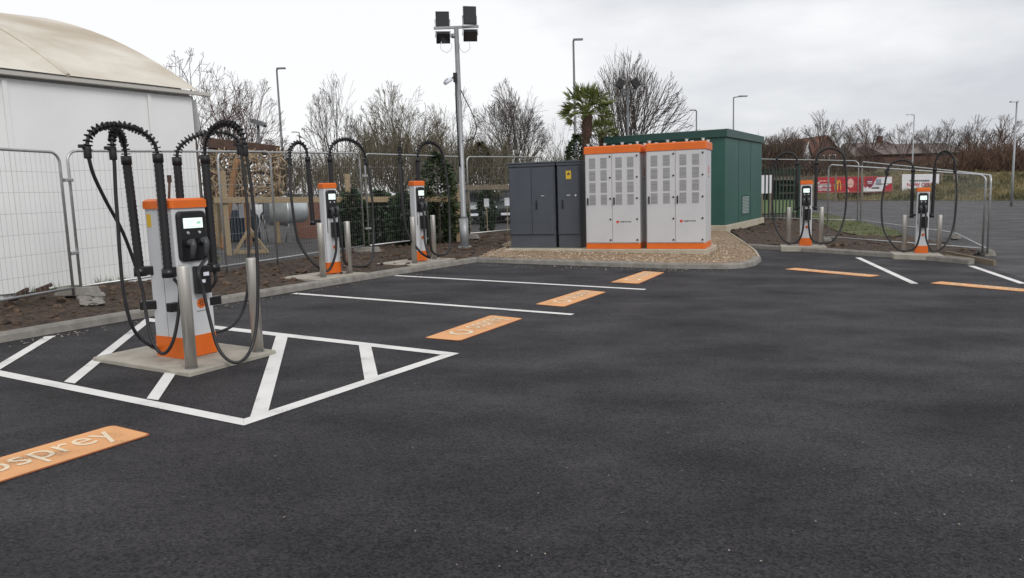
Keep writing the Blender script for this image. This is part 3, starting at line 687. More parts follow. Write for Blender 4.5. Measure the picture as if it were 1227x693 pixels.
panel('site fence panel behind the two right chargers, in front of the banners', G(1031, 268, .05), G(1143, 284, .05), ta=194, tb=205.5, wr=0.0009)
panel('short return fence panel at the far right end of the soil bed', G(1143.5, 284, .05), G(1183, 305, .05), ta=205.5, tb=210.5, wr=0.0009)
panel('leaning site fence panel nearest the two right chargers', G(991, 289.5, .05), G(1177, 304.5, .05), ta=197.5, tb=210, wr=0.0009)
# clamps that join the panels, and feet
def clamp(label, p, d, group='fence couplers joining two panel posts'):
    o = MB().box(p, (0.15, 0.03, 0.04), (d, V((-d.y, d.x, 0)), Z)).box(p + d * 0.05, (0.05, 0.07, 0.05), (d, V((-d.y, d.x, 0)), Z)).box(p - d * 0.05, (0.05, 0.07, 0.05), (d, V((-d.y, d.x, 0)), Z)).build('fence_coupler', M_galv, bevel=0.006)
    tag(o, label, 'coupler', group)
dd = (f1 - f0).normalized()
clamp('upper steel coupler joining the two fence posts at the marquee', at(81.5, 216, (f0.y + f1.y) / 2), dd)
clamp('lower steel coupler joining the two fence posts at the marquee', at(88.5, 303.5, (f0.y + f1.y) / 2), dd)
dd = (G(443, 300.5, .12) - f3b).normalized()
clamp('upper steel coupler on the fence posts beside the second charger', at(438, 211, f3b.y), dd)
clamp('lower steel coupler on the fence posts beside the second charger', at(441, 274, f3b.y), dd)
def foot(label, p, d):
    x = V((-d.y, d.x, 0)); o = thing('fence_block', label, 'fence foot', p, 0, 'moulded feet under the site fence posts')
    lo = [p + d * (sx * .11) + x * (sy * .34) for sx, sy in ((-1, -1), (1, -1), (1, 1), (-1, 1))]
    hi = [p + d * (sx * .08) + x * (sy * .29) + Z * 0.13 for sx, sy in ((-1, -1), (1, -1), (1, 1), (-1, 1))]
    MB().loft([lo, hi]).build('block', M_kerb, o, bevel=0.015, world=True)
    MB().box(p + Z * 0.135, (0.1, 0.06, 0.02), (d, x, Z)).build('socket', M_lampgrey, o, world=True)
foot('concrete fence foot at the joint in front of the marquee wall', G(94, 354, .10), fdir)
foot('fence foot at the joint beside the second charger', G(440, 302.5, .10), fdir)
foot('fence foot below the floodlight mast', G(561, 286.5, .10), fdir)
foot('fence foot at the bend of the right hand fence', G(1143, 285.5, .03), V((0.9, -.3, 0)).normalized())
foot('fence foot at the end post of the right hand fence', G(1182, 306, .0), V((0.9, -.3, 0)).normalized())
foot('fence foot in the soil right of the fourth charger', G(991, 290.5, .03), V((0.9, -.3, 0)).normalized())
# rubble below the near fence joint, broken timber by the marquee
mb = MB()
for k in range(26):
    p = G(rnd.uniform(96, 122), rnd.uniform(354, 366), 0.1); s = rnd.uniform(0.03, 0.09)
    mb.blob(p + Z * s * 0.3, s * 1.4, s, s * 0.6, rnd, 0.3)
tag(mb.build('rubble', M_kerb), 'heap of broken grey rubble below the fence joint', 'rubble', kind='stuff')
for lab, a, b, r in (('broken dark board leaning on the marquee foot', (30, 357), (58, 346), 0.05), ('short dark timber offcut lying beside the broken board', (14, 360), (30, 352), 0.06)):
    A, B = G(*a, .16), G(*b, .26); d = (B - A).normalized(); x = V((-d.y, d.x, 0)).normalized()
    o = MB().box((A + B) / 2, ((B - A).length, 0.14, 0.03), (d, x, d.cross(x))).box((A + B) / 2 + d * .1 + Z * .04, ((B - A).length * .7, 0.05, 0.05), (d, x, d.cross(x))).build('timber_offcut', M_timberdk, bevel=0.005)
    tag(o, lab, 'offcut', 'timber scraps by the marquee')

# ================================================================== CHARGERS
CG = 'white and orange charging stations'
def rrect(w, h, r, n=5):
    pts = []
    for cx, cy, a0 in ((w / 2 - r, -h / 2 + r, -90), (w / 2 - r, h / 2 - r, 0), (-w / 2 + r, h / 2 - r, 90), (-w / 2 + r, -h / 2 + r, 180)):
        for k in range(n + 1):
            a = R(a0 + 90 * k / n); pts.append((cx + r * math.cos(a), cy + r * math.sin(a)))
    return pts
def rbox(mb, w, d, z0, z1, r=0.03, cx=0, cy=0, n=4, topin=0.0):
    lo = [V((cx + x, cy + y, z0)) for x, y in rrect(w, d, r, n)]; k = (w - 2 * topin) / w; k2 = (d - 2 * topin) / d
    hi = [V((cx + x * k, cy + y * k2, z1)) for x, y in rrect(w, d, r, n)]
    return mb.loft([lo, hi])
def cable_obj(name, pts, r, parent, m=M_rubber, n=8): return MB().tube(catmull(pts, 9), r, n).build(name, m, parent)
def rings(mb, pts, r_out, step, w=0.008, n=8):
    P = catmull(pts, 14); acc = 0
    for a, b in zip(P, P[1:]):
        acc += (b - a).length
        if acc >= step:
            acc = 0; t = (b - a).normalized(); c = (a + b) / 2
            mb.tube([c - t * w / 2, c + t * w / 2], r_out, n)
            x = t.orthogonal().normalized(); y = t.cross(x)
            for q in range(3):                     # little lugs of the coiled cable guard
                ang = 2.1 * q + len(mb.v) * 0.01; e = x * math.cos(ang) + y * math.sin(ang)
                mb.box(c + e * r_out, (w * 1.4, 0.014, 0.014), (t, e, t.cross(e)))
def arch(p, e, h, n=9):
    """arch from p to e rising h above p"""
    p, e = V(p), V(e); o = []
    for k in range(n + 1):
        a = math.pi * k / n; s = (1 - math.cos(a)) / 2
        q = p.lerp(e, s); q.z = p.z + (e.z - p.z) * s + h * math.sin(a) ** 0.8; o.append(q)
    return o
def front_panel(ch, w, fy, zc, hh):
    """black display and holster panel on the face y = fy (towards -y)"""
    p = MB(); out_ = [V((x, fy - 0.001, zc + y)) for x, y in rrect(w, hh, 0.045)]
    mid_ = [V((x * 0.99, fy - 0.028, zc + y * 0.99)) for x, y in rrect(w, hh, 0.045)]
    inn = [V((x * 0.88, fy - 0.036, zc + y * 0.94)) for x, y in rrect(w, hh, 0.045)]
    p.loft([out_, mid_, inn]); pan = p.build('display_panel', M_black, ch)
    zt = zc + hh / 2
    MB().box((0, fy - 0.040, zt - hh * 0.24), (w * 0.66, 0.006, hh * 0.20)).build('screen', M_screen, pan)
    g = MB()
    for gx, gy, gw, gh in ((-.12, .30, .55, .035), (-.2, .17, .4, .03), (.28, .02, .22, .24), (-.2, .02, .38, .03), (-.16, -.10, .46, .03), (0, -.36, .8, .04)):
        g.box((gx * w * .66, fy - 0.0445, zt - hh * 0.24 + gy * hh * .2), (gw * w * .66, 0.002, gh * hh * .2))
    g.build('screen_graphics', M_screentxt, pan)
    for sx in (-1, 1):
        MB().tube([(sx * w * 0.2, fy - 0.034, zt - hh * 0.43), (sx * w * 0.2, fy - 0.046, zt - hh * 0.43)], 0.014, 12).build('button', M_chrome, pan)
        MB().tube([(sx * w * 0.22, fy - 0.03, zt - hh * 0.64), (sx * w * 0.22, fy - 0.052, zt - hh * 0.66)], 0.042, 14).build('holster', M_hose, pan)
    return pan
def plug(ch, x, fy, z, down=0.10):
    b = MB(); b.tube([(x, fy - 0.05, z), (x, fy - 0.11, z + 0.012)], [0.036, 0.032], 12)
    b.tube([(x, fy - 0.10, z + 0.035), (x, fy - 0.118, z - 0.02), (x, fy - 0.10, z - down * .6), (x, fy - 0.085, z - down)], [0.026, 0.03, 0.026, 0.02], 10)
    return b.build('connector', M_plug, ch)
def side_holder(ch, x, fy, z, labels=True):
    """lower spare connector dock"""
    b = MB(); rbox(b, 0.15, 0.10, z - 0.13, z + 0.13, 0.03, x, fy - 0.05); h = b.build('connector_dock', M_black, ch, bevel=0.01)
    if labels: MB().box((x + 0.01, fy - 0.1025, z + 0.055), (0.06, 0.003, 0.035)).build('label', M_label, h); MB().box((x - 0.03, fy - 0.1025, z - 0.01), (0.05, 0.003, 0.03)).build('label', M_label, h)
    return h
def badge(ch, x, fy, z, r=0.05):
    b = MB().tube([(x, fy - 0.001, z), (x, fy - 0.004, z)], r, 24); bd = b.build('logo_badge', M_orange, ch)
    g = MB()
    for q in range(6):
        a = q * math.pi / 3; g.box((x + math.cos(a) * r * .42, fy - 0.006, z + math.sin(a) * r * .42), (r * .5, 0.002, r * .15), (V((math.cos(a), 0, math.sin(a))), V((0, 1, 0)), V((-math.sin(a), 0, math.cos(a)))))
    g.build('logo_star', M_ink, bd)
    t = MB(); text_on(t, 'KEMPOWER', (x, fy - 0.002, z - r * 1.55), (1, 0, 0), (0, 0, 1), r * 2.3); t.build('lettering', M_ink, ch)
def mast(ch, x, y, z0, z1, r, bracket_to=None, tilt=(0, 0), low=True):
    top = V((x + tilt[0], y + tilt[1], z1)); bot = V((x, y, z0))
    m = MB(); npt = int((z1 - z0) / 0.022); pts = [bot.lerp(top, k / npt) for k in range(npt + 1)]
    m.tube(pts, [r * (1.0 if k % 2 else 0.90) for k in range(npt + 1)], 12)
    m.tube([top - Z * 0.06, top + Z * 0.02], r * 1.12, 12)
    mo = m.build('cable_mast', M_hose, ch)
    if bracket_to is not None:
        q = V(bracket_to)
        for zz in ((z0 + 0.03, z0 - 0.30) if low else (z0 + .05,)):
            b = MB(); ctr = V(((x + q.x) / 2, (y + q.y) / 2, zz)); d = V((q.x - x, q.y - y, 0)); L = d.length; d.normalize()
            b.box(ctr, (L + 0.06, 0.075, 0.085) if low else (L + .02, .05, .05), (d, V((-d.y, d.x, 0)), Z))
            b.build('mast_bracket', M_black, mo, bevel=0.008)
        MB().tube([V((x, y, z0 - 0.02)), V((x, y, z0 + 0.06))], r * (1.4 if low else 1.2), 12).build('mast_collar', M_black, mo)
    return mo, top
def arm(ch, top, end, h, r_c, hang, r_ring=None, step=0.036, plug_end=True):
    """arched cable from the mast top over to `end`, then hanging through the points `hang`"""
    a = arch(top, end, h)
    pts = a + [V(p) for p in hang]
    c = MB().tube(catmull(pts, 8), r_c, 8).build('cable', M_rubber, ch)
    if r_ring:
        m = MB(); rings(m, a, r_ring, step); m.build('cable_guard', M_hose, c)
        e = V(end); m = MB().tube([e + Z * 0.03, e - Z * 0.07], r_ring * 0.95, 10).box(e + V((-0.02, 0, 0.03)), (0.10, 0.03, 0.03)); m.build('cable_clamp', M_hose, c, bevel=0.006)
    return c

# --- nearest charger: a double unit with four cable masts on its own plinth
pc = [G(110.5, 428, .045), G(226.5, 446.5, .045), G(331, 419.5, .045)]; pc.append(pc[0] + pc[2] - pc[1])
mb = MB().loft([[p - Z * 0.06 for p in pc], pc])
tag(mb.build('concrete_plinth', M_plinth, bevel=0.012), 'pale square concrete plinth under the nearest charger, inside the white hatching', 'plinth', 'concrete bases under the chargers')
cc = (pc[0] + pc[2]) / 2
yaw = math.atan2(U2.y, U2.x)                     # local x runs along the kerb, local -y faces the bays
c1 = G(221.5, 431, .045) + U2 * 0.185 - V2 * 0.205   # centre of the cabinet, from its front corner
c1.z = gz(c1.x, c1.y) + 0.047
ch = thing('charging_station', 'nearest charger, a double unit with four arched cable masts on the hatched island', 'charger', c1, yaw, CG)
HT = rise(c1, 238.0)
WX, DY = 0.37, 0.41
mb = MB(); rbox(mb, WX, DY, 0.20, HT - 0.09, 0.02); mb.build('cabinet', M_body, ch)
mb = MB(); rbox(mb, WX + 0.012, DY + 0.012, 0.0, 0.20, 0.024); mb.build('base_band', M_orange, ch)
mb = MB(); rbox(mb, WX + 0.035, DY + 0.035, HT - 0.09, HT - 0.02, 0.04); rbox(mb, WX + 0.035, DY + 0.035, HT - 0.02, HT, 0.04, topin=0.03); mb.build('top_cap', M_orange, ch)
fy = -DY / 2
pan = front_panel(ch, 0.31, fy, HT - 0.355, 0.47)
plug(ch, -0.073, fy, HT - 0.42, 0.14); plug(ch, 0.07, fy, HT - 0.41, 0.16)
side_holder(ch, 0.04, fy, 0.73)
badge(ch, 0.045, fy, 0.50, 0.047)
MB().box((0.165, fy - 0.002, 0.82), (0.012, 0.003, 0.34)).build('light_slot', M_hose, ch)
MB().box((-WX / 2 - 0.002, 0.14, HT - 0.2), (0.003, 0.06, 0.12)).build('warning_sticker', M_yellow, ch)
MB().box((-WX / 2 - 0.0015, 0.0, (HT + .1) / 2), (0.002, 0.006, HT - 0.3)).build('seam', M_vent, ch)
zt = HT + 0.385
def L1(px, py, Y):                             # world point at that depth, in the charger's own frame
    return WM[ch.name].inverted() @ at(px, py, Y)
MR = 0.041; MX = 0.25; MF, MK = -0.17, 0.25
m2, t2 = mast(ch, -MX, MF, 0.80, zt, MR, (-0.17, MF))
m1, t1 = mast(ch, -MX, MK, 0.80, zt, MR, (-0.17, 0.18), tilt=(-0.02, 0.02))
m3, t3 = mast(ch, MX, MK, 0.80, zt, MR, (0.17, 0.18))
m4, t4 = mast(ch, MX, MF, 0.80, zt, MR, (0.17, MF))
CR, RR = 0.0155, 0.033
y0 = c1.y
a2 = (WM[ch.name] @ t2).y - 0.55
arm(ch, t2, L1(104.5, 180, a2), 0.235, CR, [L1(107, 192, a2), L1(113, 212, a2 + .05), L1(128, 243, a2 + .2), L1(146, 276, a2 + .35), L1(160, 312, a2 + .5), L1(170, 345, a2 + .52), L1(175, 375, a2 + .5), L1(182, 408, a2 + .45), L1(195, 424.0, a2 + .42), L1(207, 410, a2 + .4), L1(214, 375, a2 + .45), L1(215, 345, a2 + .48), L1(209, 335, a2 + .56)], RR)
a1 = (WM[ch.name] @ t1).y - 0.55
arm(ch, t1, L1(135, 182, a1), 0.22, CR, [L1(137, 196, a1), L1(138.5, 230, a1), L1(141, 265, a1), L1(144, 310, a1), L1(148, 350, a1), L1(156, 385, a1 + .03), L1(166, 403, a1 + .1), L1(181, 415, a1 + .2), L1(188, 418, y0 - .05)], RR)
a3 = (WM[ch.name] @ t3).y + 0.35
arm(ch, t3, L1(287, 177, a3), 0.20, CR, [L1(290, 190, a3), L1(294, 225, a3 - .02), L1(297, 262, a3 - .05), L1(298, 305, a3 - .1), L1(297, 345, a3 - .15), L1(291, 372, a3 - .2), L1(280, 389, a3 - .3), L1(268, 396, a3 - .4), L1(257, 398, a3 - .5), L1(249, 394, a3 - .55)], RR)
a4 = (WM[ch.name] @ t4).y - 0.20
arm(ch, t4, L1(293, 178, a4), 0.27, CR, [L1(296, 190, a4), L1(301, 225, a4), L1(305, 262, a4), L1(308, 305, a4 - .03), L1(309, 350, a4 - .06), L1(307, 392, a4 - .12), L1(300, 420, a4 - .22), L1(288, 433.5, a4 - .38), L1(274, 432, a4 - .40), L1(261, 416, a4 - .36), L1(252, 385, a4 - .32), L1(244, 350, a4 - .30), L1(238, 325, a4 - .30), V((0.07, fy - 0.10, HT - 0.57))], RR)
cable_obj('cable', [V((MX, MF, 0.80)), V((MX, MF - .01, 0.70)), V((MX - .02, MF + .04, 0.62)), V((0.21, -0.04, 0.58)), V((0.18, 0.0, 0.58))], CR, ch)
MB().tube([V((0.05, 0.15, HT - .03)), V((0.09, 0.17, HT + .17))], 0.012, 8).box((0.09, 0.17, HT + .19), (0.03, 0.03, 0.07)).build('beacon_arm', M_timberdk, ch)

# --- single chargers
def single(label, px, py, dz, top_py, n, arms):
    p = G(px, py, dz); H0 = rise(p, top_py); sc = H0 / 1.55
    yaw_ = math.atan2(n[1], n[0]) + math.pi / 2
    ch = thing('charging_station', label, 'charger', p, yaw_, CG, sc)
    W_, D_, Ht = 0.26, 0.16, 1.55
    m = MB(); rbox(m, W_, D_, 0.19, Ht - 0.09, 0.018); m.build('cabinet', M_body, ch)
    m = MB(); rbox(m, W_ + .012, D_ + .012, 0, 0.19, 0.02); m.build('base_band', M_orange, ch)
    m = MB(); rbox(m, W_ + .025, D_ + .025, Ht - 0.09, Ht - 0.015, 0.03); rbox(m, W_ + .025, D_ + .025, Ht - 0.015, Ht, 0.03, topin=0.02); m.build('top_cap', M_orange, ch)
    f = -D_ / 2
    front_panel(ch, 0.205, f, Ht - 0.36, 0.48)
    plug(ch, -0.05, f, Ht - 0.45, 0.12); plug(ch, 0.05, f, Ht - 0.44, 0.14)
    side_holder(ch, 0.03, f, 0.75, False); badge(ch, 0.02, f, 0.45, 0.032)
    MB().box((-0.098, f - .002, 0.85), (0.012, .003, 0.3)).build('light_slot', M_hose, ch)
    for s, (ex, ey, eh, pts, tilt) in zip((-1, 1), arms):
        mo, tp = mast(ch, s * 0.215, 0.18, 0.86, 1.98, 0.040, (s * 0.09, 0.06), tilt=tilt, low=False)
        e = V((s * 0.215 + ex, ey + .18, 1.93))
        arm(ch, tp, e, eh, 0.0225, [V(q) for q in pts], 0.038, 0.05)
    return ch
def std_arm(s, dx, dy=0.0, rise_=0.30, low=0.07, spread=0.0):
    x0 = s * 0.215 + dx
    return [(x0 + s * .03, dy + .16, 1.75), (x0 + s * (.05 + spread), dy + .12, 1.2), (x0 + s * (.0 + spread), dy + .08, 0.6), (x0 - s * .16, dy - .06, 0.22), (x0 - s * .36, dy - .12, low), (s * .16, min(dy, -.05) - .16, 0.14), (s * .07, -.24, 0.40), (s * .05, -.23, 0.75), (s * .05, -.21, 0.98)]
arms_std = [(-0.50, -0.05, 0.27, std_arm(-1, -0.50, -0.05), (0, 0)), (0.62, -0.05, 0.33, std_arm(1, 0.62, -0.05), (0, 0))]
arms_b = [(-0.55, 0.0, 0.25, std_arm(-1, -0.55, 0.0, spread=.05), (0, 0)), (0.42, -0.10, 0.42, std_arm(1, 0.42, -0.10), (0.02, 0))]
arms_c2 = [(-0.40, -0.05, 0.28, std_arm(-1, -0.40, -0.05), (-0.02, 0)), (0.78, 0.0, 0.36, std_arm(1, 0.78, 0.0), (0, 0))]
arms_c3 = [(-0.24, -0.26, 0.22, std_arm(-1, -0.24, -0.26), (-0.02, 0)), (0.70, 0.0, 0.36, std_arm(1, 0.70, 0.0), (0, 0))]
nrmv = (V2.x * 0.75 + 0.2, V2.y - 0.25)
single('second charger along the left kerb, in front of the timber post and rail', 398.5, 327, .13, 219.5, nrmv, arms_c2)
single('third charger along the left kerb, nearest the floodlight mast', 503.5, 312, .13, 217, nrmv, arms_c3)
single('fourth charger, beside the green palisade fence and kiosk', 965, 294.5, .12, 216.5, (-0.34, -0.94), arms_std)
single('fifth charger, farthest right, in front of the white banner', 1103.5, 304, .10, 225, (-0.40, -0.92), arms_b)

# plinths under the single chargers
def plinth(label, pts, h):
    tag(MB().loft([[V((p.x, p.y, gz(p.x, p.y))) for p in pts], [V((p.x, p.y, gz(p.x, p.y) + h)) for p in pts]]).build('concrete_plinth', M_plinth, bevel=0.012), label, 'plinth', 'concrete bases under the chargers')
def plinth_at(label, bl, br, depth, dirv, h):
    A, B = G(*bl, h), G(*br, h); plinth(label, [A, B, B + dirv * depth, A + dirv * depth], h)
plinth_at('concrete base under the second charger, flush with the kerb top', (384, 335.5), (441, 326.8), 0.95, -V2, 0.115)
plinth_at('concrete base under the third charger, flush with the kerb top', (496, 317.8), (546, 309.8), 0.95, -V2, 0.115)
plinth_at('concrete base under the fourth charger, at the soil edge', (936, 295.6), (991, 295.8), 0.7, V((0.3, 0.95, 0)).normalized(), 0.125)
plinth_at('concrete base under the fifth charger, at the soil edge', (1071, 304.6), (1132, 306.5), 0.7, V((0.34, 0.94, 0)).normalized(), 0.115)
# loose timber edging at the right of the last plinth
for lab, a, b in (('long pale edging board lying right of the fifth charger', (1133, 304), (1192, 316)), ('short pale edging board beside the fifth charger base', (1132, 309), (1165, 313))):
    A, B = G(*a, .06), G(*b, .04); d = (B - A).normalized(); x = V((-d.y, d.x, 0)).normalized()
    tag(MB().box((A + B) / 2, ((B - A).length, 0.05, 0.12), (d, x, d.cross(x))).build('edging_board', M_oldwood, bevel=0.006), lab, 'board', 'edging boards by the last charger')

# bollards
def make_bollard(p, label, h):
    o = thing('bollard', label, 'bollard', p, 0, 'steel bollards guarding the chargers')
    r = 0.052
    MB().tube([V((0, 0, -0.02)), V((0, 0, h - 0.012)), V((0, 0, h - 0.002)), V((0, 0, h))], [r, r, r - .004, r - .012], 20).build('post', M_steel, o)
    MB().tube([V((0, 0, 0)), V((0, 0, 0.008))], r + 0.006, 20).build('foot_ring', M_lampgrey, o)
    return o
BL = [((229.5, 441, .045), 'steel bollard in front of the nearest charger, standing between two cable loops'),
      ((309.5, 421, .045), 'steel bollard at the right corner of the nearest charger plinth'),
      ((387.4, 331, .13), 'steel bollard left of the second charger'), ((419, 326.5, .13), 'steel bollard right of the second charger'),
      ((496.8, 314.6, .13), 'steel bollard left of the third charger'), ((520.6, 309.5, .13), 'steel bollard right of the third charger'),
      ((945, 294, .12), 'steel bollard left of the fourth charger'), ((983.5, 294, .12), 'steel bollard right of the fourth charger'),
      ((1083, 303.3, .10), 'steel bollard left of the fifth charger'), ((1124.6, 303.8, .10), 'steel bollard right of the fifth charger')]
b0 = make_bollard(G(*BL[0][0]), BL[0][1], 0.92)
for k, (q, lab) in enumerate(BL[1:]): copy_tree(b0, loc=G(*q), label=lab, sc=(0.88 if k >= 7 else 1.0))

# ================================================================== CABINETS ON THE GRAVEL
GL = 0.19
cb = G(845, 298.5, GL); cdir = V((0.925, -0.38, 0)).normalized(); cnor = V((cdir.y, -cdir.x, 0)) ; cback = -cnor
tot = along(cb, -cdir, 702.7); m772 = along(cb, -cdir, 775); e767 = along(cb, -cdir, 767)
CH_ = (rise(cb, 167) + rise(cb - cdir * tot, 178)) / 2
slabz = gz(cb.x, cb.y) + GL
def cabinet(label, A, B, H_, depth):
    """power cabinet: A, B front feet (left, right)"""
    d = (B - A); d.z = 0; w = d.length
    rz = math.atan2(d.y, d.x)
    o = thing('power_cabinet', label, 'power cabinet', V((A.x, A.y, slabz)), rz, 'white and orange power cabinets on the gravel bed')
    D_ = depth
    MB().box((w / 2, D_ / 2, H_ / 2 + 0.02), (w, D_, H_ - 0.22)).build('body', M_cab, o, bevel=0.012)
    MB().box((w / 2, D_ / 2, 0.066), (w - .004, D_ - .004, 0.13)).build('base_band', M_orange, o, bevel=0.006)
    cap = MB(); rbox(cap, w + 0.05, D_ + 0.05, H_ - 0.17, H_ - 0.02, 0.03, w / 2, D_ / 2); rbox(cap, w + 0.05, D_ + 0.05, H_ - 0.02, H_, 0.03, w / 2, D_ / 2, topin=0.02); cap = cap.build('top_cap', M_orange, o)
    for x in (0.06, w * .36, w * .68, w - .06):
        for y in (0.08, D_ - 0.08):
            MB().tube([V((x, y, H_ - .01)), V((x, y, H_ + 0.05))], 0.03, 8).box((x, y, H_ + .055), (.07, .04, .03)).build('lifting_eye', M_galv, cap)
    for dx0, dx1 in ((0.02, w * .495), (w * .505, w - 0.02)):
        z0, z1 = 0.15, H_ - 0.19
        door = MB().box(((dx0 + dx1) / 2, -0.008, (z0 + z1) / 2), (dx1 - dx0, 0.022, z1 - z0)).build('door', M_cab, o, bevel=0.006)
        dw = dx1 - dx0
        zz1 = z1 - 0.06; zz0 = z0 + (z1 - z0) * 0.42; rh = (zz1 - zz0) / 4
        for r_ in range(4):
            for cxx in (0.26, 0.70):
                MB().box((dx0 + dw * cxx, -0.021, zz0 + rh * (r_ + .5)), (dw * 0.235, 0.006, rh * 0.84)).build('vent_grille', M_vent, door)
        MB().box((dx0 + 0.045, -0.035, zz0 + rh * .38), (0.03, 0.035, 0.17)).build('handle', M_black, door, bevel=0.006)
        for q in range(5):
            zq = z0 + 0.06 + (z1 - z0 - 0.12) * q / 4
            MB().tube([V((dx1 - 0.035, -0.018, zq)), V((dx1 - 0.035, -0.032, zq))], 0.021, 12).build('door_lock', M_black, door)
    # name and badge on the right door
    lx = w * 0.60; lz = 0.15 + (H_ - .34) * 0.235
    MB().tube([V((lx, -0.019, lz)), V((lx, -0.023, lz))], 0.032, 18).build('logo_badge', M_red, o)
    t = MB(); text_on(t, 'KEMPOWER', (lx + 0.19, -0.0215, lz), (1, 0, 0), (0, 0, 1), 0.27, bold=0.01); t.build('lettering', M_ink, o)
    s = MB(); s.tube([V((w + 0.003, 0.42, H_ - .62)), V((w + 0.006, 0.42, H_ - .62))], 0.001, 6)
    s.box((w + 0.003, D_ * .55, H_ - .62), (0.004, 0.07, 0.17)); s.build('side_logo', M_red, o, bevel=0.001)
    t = MB(); text_on(t, 'KEMPOWER', (w + 0.004, D_ * .55, H_ - .77), (0, 1, 0), (0, 0, 1), 0.2, bold=0.01); t.build('side_lettering', M_ink, o)
    return o
cabinet('white and orange power cabinet beside the grey cabinets', cb - cdir * tot, cb - cdir * e767, CH_, 0.95)
cabinet('white and orange power cabinet in front of the green kiosk', cb - cdir * m772, cb, CH_, 0.95)
# concrete slab under all of them
s0 = cb + cdir * 0.10 - cback * 0.13
gL = along(cb, -cdir, 606)
pts = [cb - cdir * gL - cback * 0.13, s0, cb + cdir * 0.1 + cback * 1.25, cb - cdir * gL + cback * 1.25]
tag(MB().loft([[V((p.x, p.y, gz(p.x, p.y) + .03)) for p in pts], [V((p.x, p.y, slabz)) for p in pts]]).build('concrete_slab', M_slab, bevel=0.015), 'long concrete slab under the power and grey cabinets', 'slab')

gy0 = 0.30                                        # the grey cabinets stand a little further back
gB = cb - cdir * along(cb + cback * gy0, -cdir, 697) + cback * gy0
gM = cb - cdir * along(cb + cback * gy0, -cdir, 668) + cback * gy0
gA = cb - cdir * along(cb + cback * gy0, -cdir, 612) + cback * gy0
def grey_cab(label, A, B, doors, sign):
    d = B - A; d.z = 0; w = d.length - 0.012
    o = thing('electrical_cabinet', label, 'electrical cabinet', V((A.x, A.y, slabz)), math.atan2(d.y, d.x), 'dark grey electrical cabinets on the slab')
    H_ = (rise(V((A.x, A.y, slabz)), 196 if A is gA else 193.5)); D_ = 0.75
    MB().box((w / 2, D_ / 2, 0.16), (w - 0.02, D_ - .02, 0.32)).build('base', M_grey, o, bevel=0.006)
    MB().box((w / 2, D_ / 2, 0.32 + (H_ - .42) / 2), (w, D_, H_ - .42)).build('body', M_grey, o, bevel=0.008)
    rf = MB(); rf.box((w / 2, D_ / 2, H_ - 0.07), (w + .03, D_ + .05, 0.06)).box((w / 2, D_ / 2, H_ - .015), (w + .05, D_ + .08, 0.04)); rf.build('roof', M_grey, o, bevel=0.008)
    dw = (w - 0.04) / doors
    for k in range(doors):
        x0 = 0.02 + k * dw
        dr = MB().box((x0 + dw / 2, -0.012, 0.34 + (H_ - .48) / 2), (dw - 0.012, 0.024, H_ - .48)).build('door', M_grey, o, bevel=0.005)
        if k == doors - 1:
            MB().box((x0 + dw * .22, -0.035, 0.34 + (H_ - .48) * .43), (0.028, 0.03, 0.16)).tube([V((x0 + dw * .22, -.03, .34 + (H_ - .48) * .5)), V((x0 + dw * .22, -.05, .34 + (H_ - .48) * .5))], 0.02, 10).build('handle', M_black, dr, bevel=0.005)
            MB().box((x0 + dw * (.5), -0.0255, 0.34 + (H_ - .48) * .58), (0.09, 0.002, 0.022)).build('name_plate', M_chrome, dr)
            if sign:
                MB().box((x0 + dw * .52, -0.026, 0.34 + (H_ - .48) * .88), (0.13, 0.004, 0.20)).build('warning_sign', M_yellow, dr)
                b = MB(); c = V((x0 + dw * .52, -0.0285, 0.34 + (H_ - .48) * .90))
                b.add([c + V((-.045, 0, -.035)), c + V((.045, 0, -.035)), c + V((0, 0, .045))], [(0, 1, 2)]); b.build('warning_symbol', M_ink, dr)
                MB().tube([V((x0 + dw * .84, -.024, .34 + (H_ - .48) * .575)), V((x0 + dw * .84, -.034, .34 + (H_ - .48) * .575))], 0.025, 14).build('key_lock', M_chrome, dr)
        hz = MB()
        for q in (0.12, 0.5, 0.88): hz.box((x0 + 0.004 if k == 0 else x0 + dw - .004, -0.016, .34 + (H_ - .48) * q), (0.02, 0.03, 0.09))
        hz.build('hinge', M_grey, dr)
    return o
grey_cab('wide dark grey electrical cabinet with two doors', gA, gM - cdir * 0.02, 2, False)
grey_cab('narrow dark grey electrical cabinet with a yellow warning sign', gM + cdir * 0.03, gB, 1, True)

# ================================================================== GREEN KIOSK
kb = G(868.5, 277, .08); kz = gz(kb.x, kb.y) + 0.02
kw = along(kb, U2, 912); kl = along(kb, -V2, 737) + .3
kh = rise(kb, 151); ph = rise(kb, 268)
ks = thing('substation_kiosk', 'dark green substation kiosk behind the power cabinets', 'kiosk', V((kb.x, kb.y, kz)), math.atan2(V2.y, V2.x))
# local x along V2 (wall runs to -x), local y along U2
def kbx(x0, x1, y0, y1, z0, z1): return MB().box(((x0 + x1) / 2, (y0 + y1) / 2, (z0 + z1) / 2), (x1 - x0, y1 - y0, z1 - z0))
kbx(-kl - .1, .1, -.1, kw + .1, -0.1, ph).build('plinth', M_slab, ks, bevel=0.02)
wl = kbx(-kl, 0, 0, kw, ph, kh - 0.22).build('wall', M_kiosk, ks, bevel=0.01)
kbx(-kl - .07, .07, -.07, kw + .07, kh - 0.30, kh - 0.05).build('roof_fascia', M_kroof, ks, bevel=0.015)
rf = MB(); lo = [V((x, y, kh - 0.05)) for x, y in ((-kl - .075, -.075), (.075, -.075), (.075, kw + .075), (-kl - .075, kw + .075))]
ri = [V((-kl + .6, kw / 2 - .05, kh + 0.16)), V((-.6, kw / 2 - .05, kh + .16)), V((-.6, kw / 2 + .05, kh + .16)), V((-kl + .6, kw / 2 + .05, kh + .16))]
rf.loft([lo, ri]); rf.build('roof', M_kroof, ks)
